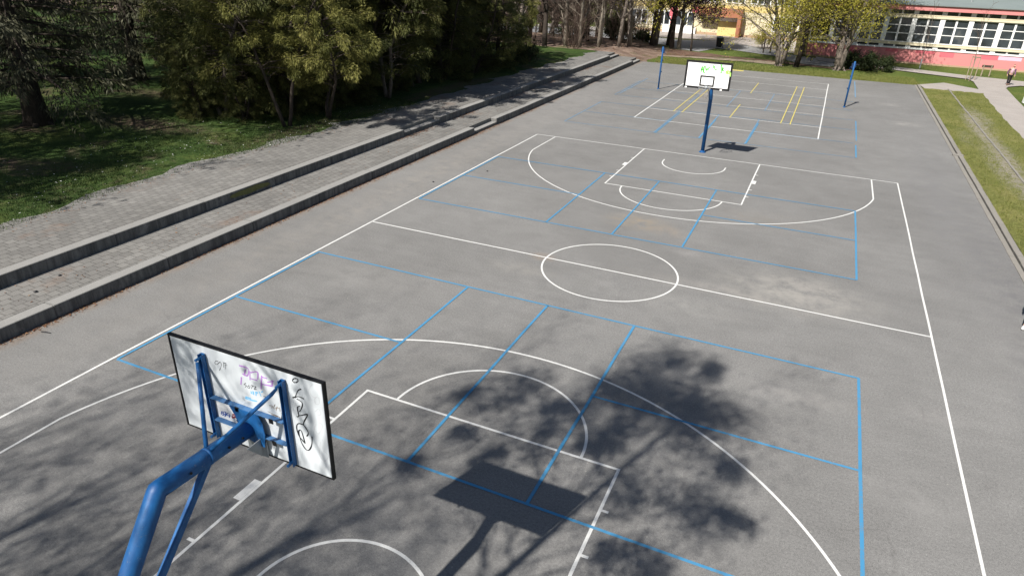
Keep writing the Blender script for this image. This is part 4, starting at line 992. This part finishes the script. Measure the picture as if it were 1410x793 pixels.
for p,x,y,rz,s,l in ((SP[0],-24.9,1.3,.2,1.0,'dark spruce with thick bare flaring trunk on the shaded lawn, nearest on the left'),(SP[1],-30.6,10.6,1.0,1.0,'dark spruce with the second trunk, farther back on the sunlit strip of lawn'),
    (SP[0],-37,5,2.2,1.0,'dark spruce at the far left edge behind the thick trunk'),(SP[1],-36,17,.6,1.05,'dark spruce far back between the second trunk and the junipers'),(SP[0],-45,12,4.0,1.05,'dark spruce far back at the left, almost hidden by nearer boughs'),(SP[1],-30,22,3.0,1.0,'dark spruce standing behind the left end of the evergreen belt')):
    put(p,x,y,.6,rz,s,l,'spruce','spruces on the park lawn')
FR=[bush(51,3.2,2.6,3.4,'fresh',9000,'shrub',.16,16),bush(52,1.3,1.1,1.6,'spring',4200,'shrub',.10,10)]
for x,y,rz,s,l in ((-56,28,0,1.3,'sunlit light green shrub far behind the spruces, left'),(-49,32,1,1.2,'sunlit light green shrub far behind the spruces, centre'),(-43,36,2,1.2,'sunlit light green shrub far behind the second spruce trunk'),(-62,20,3,1.4,'sunlit light green shrub at the far left edge behind everything')):
    put(FR[0],x,y,.6,rz,s,l,'shrub','light green shrubs behind the spruces')

# --- tall trees left of and behind the viewpoint: their shade falls into the picture
ST=[bare_tree(61,14,.20,'bark','shade',6500,.35,lsize=.22,clump=.42,dens=1.1),bare_tree(62,13,.18,'bark','shade',5500,.38,lsize=.22,clump=.42)]
for o in ST: o.name='shade_tree'
for i,(x,y,rz,s) in enumerate(((-23.5,-5.0,0,1.0),(-22.8,-11.5,1,1.0),(-27.5,-6,2,1.0),(-26.5,-14,3,1.05),(-32,-10,4,1.0),(-23.5,-18,5,.95),(-36,-3,.6,1.0),(-33,-18,1.8,1.05),(-41,-10,2.9,1.1))):
    put(ST[i%2],x,y,.6,rz,s,'tall leafy park tree beyond the left edge of the picture, shading the park lawn','tree','trees shading the park lawn')
CT=[bare_tree(71,13.6,.13,'bark','shade',8500,.34,lsize=.085,clump=.18,clz=12,ntips=60,limbs=16,lr0=.40,rr0=.52,ang0=.34),bare_tree(72,12.6,.12,'bark','shade',8000,.34,lsize=.085,clump=.18,clz=12,ntips=56,limbs=15,lr0=.40,rr0=.52,ang0=.34)]
TX,TY=-1.0,-17.9
lobes=[]
for k,(gx,gy,lr_) in enumerate([(1.98,-4.41,.9),(1.55,-5.5,.6),(.95,-7.2,.4),(1.3,-6.3,.45),(2.91,-4.65,.9),(3.1,-6.0,.85),(3.63,-5.19,.7),(2.18,-6.16,.5),(2.75,-7.7,.6),(3.7,-7.85,.7),(4.25,-7.76,.4),(.09,-5.95,.6),(-.06,-6.61,.45),(-.73,-6.64,.3),(.91,-6.32,.4),(2.9,-9.0,.4),(3.5,-9.2,.45),(2.53,-3.7,.5),(3.36,-3.75,.4),(-.68,-8.88,.3),(-.18,-7.81,.3),(1.79,-7.03,.4),(4.02,-6.54,.45),(2.5,-5.4,.7),(2.0,-6.9,.45),(3.2,-5.6,.6),(.5,-8.1,.35)]):
    h=(gy+18.1)/.975+.7*math.sin(k*2.4); lobes.append((gx-.305*h-TX,gy-.975*h-TY,h,lr_))
DT=bare_tree(75,13.0,.12,'bark','shade',1600,.55,lsize=.085,clump=.38,limbs=12,lr0=.17,rr0=.3,lobes=lobes)
for o in CT+[DT]: o.name='shade_tree'
put(DT,TX,TY,0,0,1.0,'tall tree close behind the viewpoint throwing leafy shade over the near key','tree',None)
for i,(x,y,rz,s) in enumerate(((-5.2,-22.8,1.1,1.0),(-8.4,-23.6,2.3,1.0),(-11.5,-25.2,.2,1.0),(-4.6,-25.2,4.0,.95),(-7.0,-26.8,5.1,1.1))):
    put(CT[i%2],x,y,0,rz,s,'thin branched tree in the row behind the viewpoint, streaking the near left court with shade','tree','trees behind the viewpoint')

# --- bare trees beyond the far end
BT=[bare_tree(81,11,.21,'bark',None,0,.13,limbs=18,lr0=.3),bare_tree(82,11,.24,'bark_dark',None,0,.15,limbs=18,lr0=.3),bare_tree(83,10,.19,'bark_pale',None,0,.14,limbs=18,lr0=.3)]
YT=[bare_tree(84,11,.22,'bark_dark','spring',6500,.16,limbs=16,lr0=.3,lsize=.17,clump=.38),bare_tree(85,10,.18,'bark','spring',5500,.15,limbs=16,lr0=.3,lsize=.16,clump=.38)]
G2='bare trees beyond the steps'
def up6(x,y): return (4.18+(x-4.18)*.92,-15.97+(y+15.97)*.92)
def groundz(x,y): return wood_h(x,y)[0]-.03 if x<-9.6 else -.03
for p,x,y,rz,s,l in ((BT[0],-22.3,44.2,0,1.0,'bare brown tree first right of the evergreen belt'),(BT[1],-20.4,45.8,1,1.0,'bare dark trunk, second right of the evergreen belt'),(BT[2],-19.0,47.6,2,1.0,'bare grey tree third right of the evergreen belt'),
    (BT[1],-18.2,48.9,3,.9,'bare dark tree close beside the pale straight trunk on its left'),(BT[2],-16.7,51.2,4,1.15,'pale straight bare trunk in the middle of the bare trees'),(BT[0],-15.3,54.0,5,1.0,'bare tree just right of the pale straight trunk'),
    (BT[0],-24.5,52,2.4,1.0,'bare tree in the second row behind the first brown one'),(BT[1],-27,47,.7,1.0,'bare dark tree half hidden at the end of the evergreens'),(BT[2],-22,56,1.4,1.1,'bare pale tree in the back row, left of the middle trunk'),(BT[0],-28.5,55,3.6,1.1,'bare tree deep in the back row above the sunlit grass'),
    (BT[1],-19.5,59,4.4,1.0,'bare dark tree in the back row, behind the pale straight trunk'),(BT[2],-32,50,5.5,1.1,'bare pale tree at the far left of the back row'),(BT[0],-13.0,58.5,.3,.9,'bare tree beside the road, behind the slim grey trunk'),(BT[1],-33,62,2,1.1,'bare dark tree farthest back among the bare trees')):
    X,Y=up6(x,y); put(p,X,Y,groundz(X,Y),rz,s,l,'tree',G2)
for p,x,y,rz,s,l in ((BT[1],-21.2,47.8,1.3,.95,'bare dark trunk just behind the first two bare trees'),(BT[2],-17.4,47.2,2.2,.9,'slim pale trunk in front of the middle bare trees'),(BT[0],-23.6,47.0,4.2,.9,'bare brown trunk close to the evergreen belt end'),(BT[0],-14.6,50.6,.9,.9,'bare brown trunk between the pale straight trunk and the slim grey one'),(BT[1],-25.8,58,5.2,1,'bare dark trunk on the sunlit grass, back row'),(BT[2],-17.6,62,3.1,1,'bare pale trunk at the road edge, back row')):
    X,Y=up6(x,y); put(p,X,Y,groundz(X,Y),rz,s,l,'tree',G2)
for i,(x,y,l) in enumerate(((-22.9,45.6,'slender bare trunk between the first and second bare trees'),(-19.9,49.4,'slender bare trunk right of the second bare tree'),(-16.0,48.6,'slender bare trunk right of the pale straight trunk, front row'),(-18.6,53.0,'slender bare trunk behind the pale straight trunk'),(-20.8,52.6,'slender bare trunk left behind the pale straight trunk'),(-14.0,52.6,'slender bare trunk left of the dark leafy trunks'),(-25.2,49.2,'slender bare trunk behind the belt end shrub'),(-23.0,54.6,'slender bare trunk in the middle of the back row'))):
    X,Y=up6(x,y); put(BT[(i*2+1)%3],X,Y,groundz(X,Y),i*1.3,.8,l,'tree',G2)
G3='trees with young leaves by the road'
for p,x,y,rz,s,l in ((YT[1],-13.3,49.5,0,1.0,'slim grey trunk with young leaves just beyond the end of the steps'),(YT[0],-12.3,54.2,1,1.0,'dark trunk with yellow green leaves, left of the net post top'),(YT[1],-11.4,52.4,2,.95,'grey trunk with young leaves directly behind the left net post'),
    (YT[0],-10.9,55.4,3,1.0,'dark slim trunk with young leaves right behind the left net post'),(YT[0],-9.9,52.6,4,1.15,'thick dark twin trunk with young leaves beside the purple tree'),(BT[2],-9.35,53.2,5,1.1,'pale bare trunk leaning beside the thick dark twin trunk')):
    X,Y=(x,y) if x>-11.5 else (4.18+(x-4.18)*.96,-15.97+(y+15.97)*.96); put(p,X,Y,groundz(X,Y),rz,s,l,'tree',G3)
pt=bare_tree(86,6.6,.10,'bark_dark','purple',17000,.30,lsize=.17,clump=.32,lr0=.42,limbs=14); pt.name='plum_tree'
put(pt,-8.0,52.3,0,.5,1.0,'small dark purple leaved tree on a thin black trunk right of the twin trunk','tree',None)
# --- maples in front of the red building
MT=[bare_tree(91,12,.20,'bark','spring',62000,.13,stems=4,lsize=.125,clump=.42,limbs=20,lr0=.58),bare_tree(92,12,.22,'bark_dark','spring',14000,.2,lean=(.16,0),lsize=.15,clump=.36,limbs=15,lr0=.5),bare_tree(93,12,.30,'bark','spring',46000,.16,stems=3,lsize=.12,clump=.36,limbs=19,lr0=.5)]
for o in MT: o.name='maple_tree'
put(MT[0],.45,46.5,0,.2,1.0,'yellow green spring tree with a cluster of several thin trunks, left of the leaning one','tree',None)
put(MT[1],1.75,46.9,0,.1,1.0,'yellow green spring tree with a single dark leaning trunk between two clusters','tree',None)
put(MT[2],5.05,47.4,0,1.0,1.0,'yellow green spring tree with thick twin grey trunks in front of the red wall','tree',None)
put(FR[1],-1.9,59.2,0,0,1.0,'yellow green round shrub beyond the road, behind the dark stakes','shrub',None)
EB=[bush(53,1.6,1.0,1.15,'evergreen',6000,'shrub',.12,16),bush(54,1.4,1.2,1.0,'evergreen',5000,'shrub',.12,14)]
for p,x,y,rz,s,l in ((EB[0],6.4,48.6,0,1.0,'low dark evergreen shrub right against the thick twin grey trunks'),(EB[1],8.0,48.6,1,1.0,'low dark evergreen shrub at the right end, by the footpath')):
    put(p,x,y,0,rz,s,l,'shrub','low dark shrubs by the net post')
for p,x,y,rz,s,l in ((EB[0],-15.4,52.5,2,1.5,'dark evergreen bush among the bare trees beside the road'),(EB[1],-13.4,55.0,3,1.1,'low dark bush behind the slim grey trunk'),(EB[1],-18.9,50.0,1,1.2,'dark evergreen bush left of the pale straight trunk'),(EB[0],-15.9,30.6,1,1.0,'low dark bush at the grass edge where the belt ends')):
    put(p,x,y,groundz(x,y) if y>41 else .6,rz,s,l,'shrub','dark bushes under the trees')
BB=[bush(55,2.2,2.0,3.4,None,0,'shrub',.1,18,True)]
for x,y,rz,l in ((-23.5,49.5,0,'bare brown twiggy shrub between the first bare trees'),(-19.8,51.5,1,'bare brown twiggy shrub behind the pale straight trunk'),(-16.2,55.5,2,'bare brown twiggy shrub left of the road trees'),(-26,43,3,'bare brown twiggy shrub beside the evergreen belt end'),(-17.8,46.6,4,'bare brown twiggy shrub in front of the pale straight trunk'),(-14.6,57.5,5,'bare brown twiggy shrub by the road left of the dark trunks'),(-21.5,59,1.5,'bare brown twiggy shrub in the sunlit grass behind the bare trees'),(-28.5,51,2.5,'bare brown twiggy shrub deep behind the first bare tree'),(-24.5,57,3.5,'bare brown twiggy shrub in the back row of bare trees')):
    X,Y=up6(x,y); put(BB[0],X,Y,groundz(X,Y),rz,1.0,l,'shrub','bare twiggy shrubs')
far=((-23,62,0,'far bare tree left of the cream wing, nearest the road'),(-27,66,1,'far bare tree left of the cream wing, second from the road'),(-31,70,2,'far bare tree beyond the sunlit grass, third from the cream wing'),(-36,66,3,'far bare tree beyond the sunlit grass, fourth from the cream wing'),(-41,72,4,'far bare tree beyond the sunlit grass, fifth from the cream wing'),(-22,72,5,'far bare tree touching the left end of the cream wing'),(-46,64,1,'far bare tree seen above the evergreens'))
for i,(x,y,rz,l) in enumerate(far): put(BT[i%3],x,y,groundz(x,y),rz,1.15,l,'tree','far bare trees left of the cream wing')
for i,(x,y,s,l) in enumerate(((-21,76,1.6,'wide twiggy thicket just left of the cream wing'),(-26,78,1.7,'wide twiggy thicket second left of the cream wing'),(-31,79,1.7,'wide twiggy thicket third left of the cream wing'),(-36,80,1.8,'wide twiggy thicket fourth left of the cream wing'),(-41,81,1.8,'wide twiggy thicket fifth left of the cream wing'),(-47,82,1.8,'wide twiggy thicket farthest left of the cream wing'))):
    put((BB[0],FR[0],EB[0])[i%3],x,y,groundz(x,y),i,s*(1,1.1,2.2)[i%3],l.replace('twiggy',('twiggy','pale green','dark')[i%3]),'thicket','thickets left of the cream wing')
# --- staked saplings by the path
def sapling(seed,H,stk):
    rg=np.random.default_rng(seed); root=empty('sapling',(0,0,0)); wood=[];tips=[]
    prm=[dict(k=8,wob=.02,up=.03,taper=.25,n=9,t0=.45,ang=.6,rr=.45,lr=.22),dict(k=4,wob=.1,up=.06,taper=.4,n=3,t0=.3,ang=.6,rr=.6,lr=.5),dict(k=3,wob=.1,taper=.5,nt=2)]
    grow(rg,wood,tips,np.array([0,0,-.05]),np.array([0,0,1.]),H,.032,0,prm)
    wood_mesh('trunk',wood,M['bark'],root,(0,)); wood_mesh('crown',wood,M['twig'],root,(1,2),.006)
    if not stk:
        g=MB(); g.tube([(0,0,0),(0,0,.75)],[.06,.05],8); g.build('trunk_guard',M['galv'],root)
    else:
        for k in range(3):
            a=2*PI*k/3+.3; g=MB(); g.tube([(.32*math.cos(a),.32*math.sin(a),-.05),(.30*math.cos(a),.30*math.sin(a),1.75)],.028,6); g.build('stake',M['wood'],root)
        g=MB()
        for k in range(3):
            a=2*PI*k/3+.3; b=a+2*PI/3; g.bar((.30*math.cos(a),.30*math.sin(a),1.66),(.30*math.cos(b),.30*math.sin(b),1.66),.02,.07)
        g.build('stake_rail',M['wood'],root)
    return root
s=sapling(95,5.2,False); put(s,11.3,52.6,0,0,1,'thin young tree with a white trunk guard between path and red wall','sapling',None)
s=sapling(96,5.0,True); put(s,14.35,47.6,0,0,1,'thin young tree held by three wooden stakes where the footpaths meet','sapling',None)

# ------------------------------------------------------------------ ground cover
def blades(name,pts,mat,hmin,hmax,seed,w=.012):
    rg=np.random.default_rng(seed); P=np.array(pts); n=len(P); D=rg.normal(size=(n,3))*.45; D[:,2]=1
    h=rg.uniform(hmin,hmax,n); a=rg.uniform(0,2*PI,n); S=np.stack([np.cos(a),np.sin(a),np.zeros(n)],1)*w
    V=np.empty((n,3,3)); V[:,0]=P-S; V[:,1]=P+S; V[:,2]=P+D*h[:,None]; 
    return tag(np_mesh(name,V.reshape(-1,3),np.arange(3*n).reshape(n,3),mat,np.clip(rg.normal(size=n)*.22+.5,0,1)),kind='stuff')
M['blade_dark']=mat_leaf('park_grass_blades',(.022,.05,.012),(.046,.078,.019),(.105,.125,.036),.2)
M['blade_light']=mat_leaf('side_grass_blades',(.085,.11,.024),(.15,.165,.042),(.25,.235,.085),.2)
rg=np.random.default_rng(5)
pts=[]
while len(pts)<42000:
    y=rg.uniform(-11,14); o=abs(rg.gamma(1.3,3.0)); x=xedge(y)-o+.10
    if math.sin(x*1.3+y*.6)+math.sin(x*.5-y*1.1)+rg.normal()*.8>-.6: pts.append((x,y,lawn_h(min(x,xedge(y)),y)-.01))
blades('park_grass_blades',pts,M['blade_dark'],.03,.10,1)
pts=[]
while len(pts)<46000:
    y=4+36*rg.uniform()**1.4; x=10.56+(pathl(y)-10.56)*rg.uniform()
    if 12.1<x<12.3: continue
    if abs(x-12.2)<.35 and 14<y<31 and rg.uniform()<.8: continue
    pts.append((x,y,.02))
blades('side_grass_blades',pts,M['blade_light'],.03,.085,2)
pts=[]
while len(pts)<26000:
    x=rg.uniform(-9,10.5); y=41.95+rg.gamma(1.6,1.2)
    if y<46.3: pts.append((x,y,-.05))
blades('yard_grass_blades',pts,M['blade_light'],.06,.13,3,.02)
def litter(name,pts,mat,size,seed):
    rg=np.random.default_rng(seed); P=np.array(pts); n=len(P); D=rg.normal(size=(n,3)); D[:,2]*=.25
    V,F=rhombs(P,D,size*rg.uniform(.5,1.3,n),size*.6*rg.uniform(.5,1.3,n),rg)
    V[:,2]=np.repeat(P[:,2],4)+rg.uniform(.002,.02,n*4)
    return tag(np_mesh(name,V,F,mat,rg.uniform(0,1,n)),kind='stuff')
M['litter']=mat_leaf('fallen_leaves',(.10,.05,.03),(.19,.09,.05),(.28,.18,.10),.05); M['daisy']=mat_leaf('daisy_petals',(.5,.5,.46),(.6,.6,.57),(.7,.7,.66),.1)
pts=[]
for k in range(2600):
    y=rg.choice([-9,-7.5,-3.5,-1,1.5,3.5,5.5,8,9.5,11,13.5,18])+rg.normal()*.9; pts.append((-10.08+abs(rg.normal())*.10,y,.003))
for k in range(1200):
    y=rg.choice([8.8,9.6,14,20,26,33])+rg.normal()*.8; pts.append((-11.86+abs(rg.normal())*.15,y,.30))
for k in range(500): pts.append((rg.uniform(-12,-10.4),rg.uniform(-9,38),.30))
for k in range(700):
    y=rg.uniform(-9,30); pts.append((xedge(y)+abs(rg.normal())*.22,y,.60))
litter('fallen_leaves',pts,M['litter'],.06,4)
pts=[]
for k in range(420):
    y=rg.uniform(-8,12); x=xedge(y)-rg.gamma(1.5,2.0); pts.append((x,y,lawn_h(x,y)+.05))
litter('daisies',pts,M['daisy'],.06,6)
pts=[]
for k in range(5000): 
    x=rg.uniform(-24,-7); y=rg.uniform(41.8,52); pts.append((x,y,max(wood_h(x,y)[0],-.02)))
litter('leaf_litter',pts,M['litter'],.14,7)

# ------------------------------------------------------------------ light and camera
w=bpy.data.worlds.new('World'); sc.world=w; w.use_nodes=True; nt=w.node_tree
bg=nt.nodes['Background']; sky=nt.nodes.new('ShaderNodeTexSky'); sky.sky_type='NISHITA'; sky.sun_disc=False
to_sun=Vector((-.305,-.975,1.0)).normalized()
sky.sun_elevation=math.asin(to_sun.z); sky.sun_rotation=math.atan2(to_sun.x,to_sun.y)%(2*PI)
nt.links.new(sky.outputs[0],bg.inputs['Color']); bg.inputs['Strength'].default_value=.05
L=bpy.data.lights.new('sun','SUN'); L.energy=4.9; L.angle=R(.53); L.color=(1,.955,.89)
so=bpy.data.objects.new('sun',L); col.objects.link(so); so.rotation_euler=to_sun.to_track_quat('Z','Y').to_euler()
cam=bpy.data.cameras.new('camera'); co=bpy.data.objects.new('camera',cam); col.objects.link(co)
Rm=[[0.9095001805321611,-0.360086691896906,-0.2077185497992632],[0.4146063410842141,0.8220191860101501,0.3903665453954403],[0.030182835266531684,-0.44115987141846075,0.8969208238776266]]
mat=Matrix([[Rm[i][0],Rm[i][2],-Rm[i][1]] for i in range(3)]).to_4x4(); mat.translation=(4.18378,-15.96711,7.39938)
co.matrix_world=mat; cam.sensor_width=36; cam.lens=923.37/1410*36; cam.clip_start=.05; cam.clip_end=2000
sc.camera=co
sc.view_settings.view_transform='Standard'; sc.view_settings.look='None'; sc.view_settings.exposure=.75; sc.view_settings.gamma=1; sc.view_settings.use_curve_mapping=False
sc.render.engine='CYCLES'; sc.cycles.use_denoising=True; sc.cycles.max_bounces=5; sc.cycles.transparent_max_bounces=6; sc.cycles.use_adaptive_sampling=True; sc.cycles.adaptive_threshold=.02
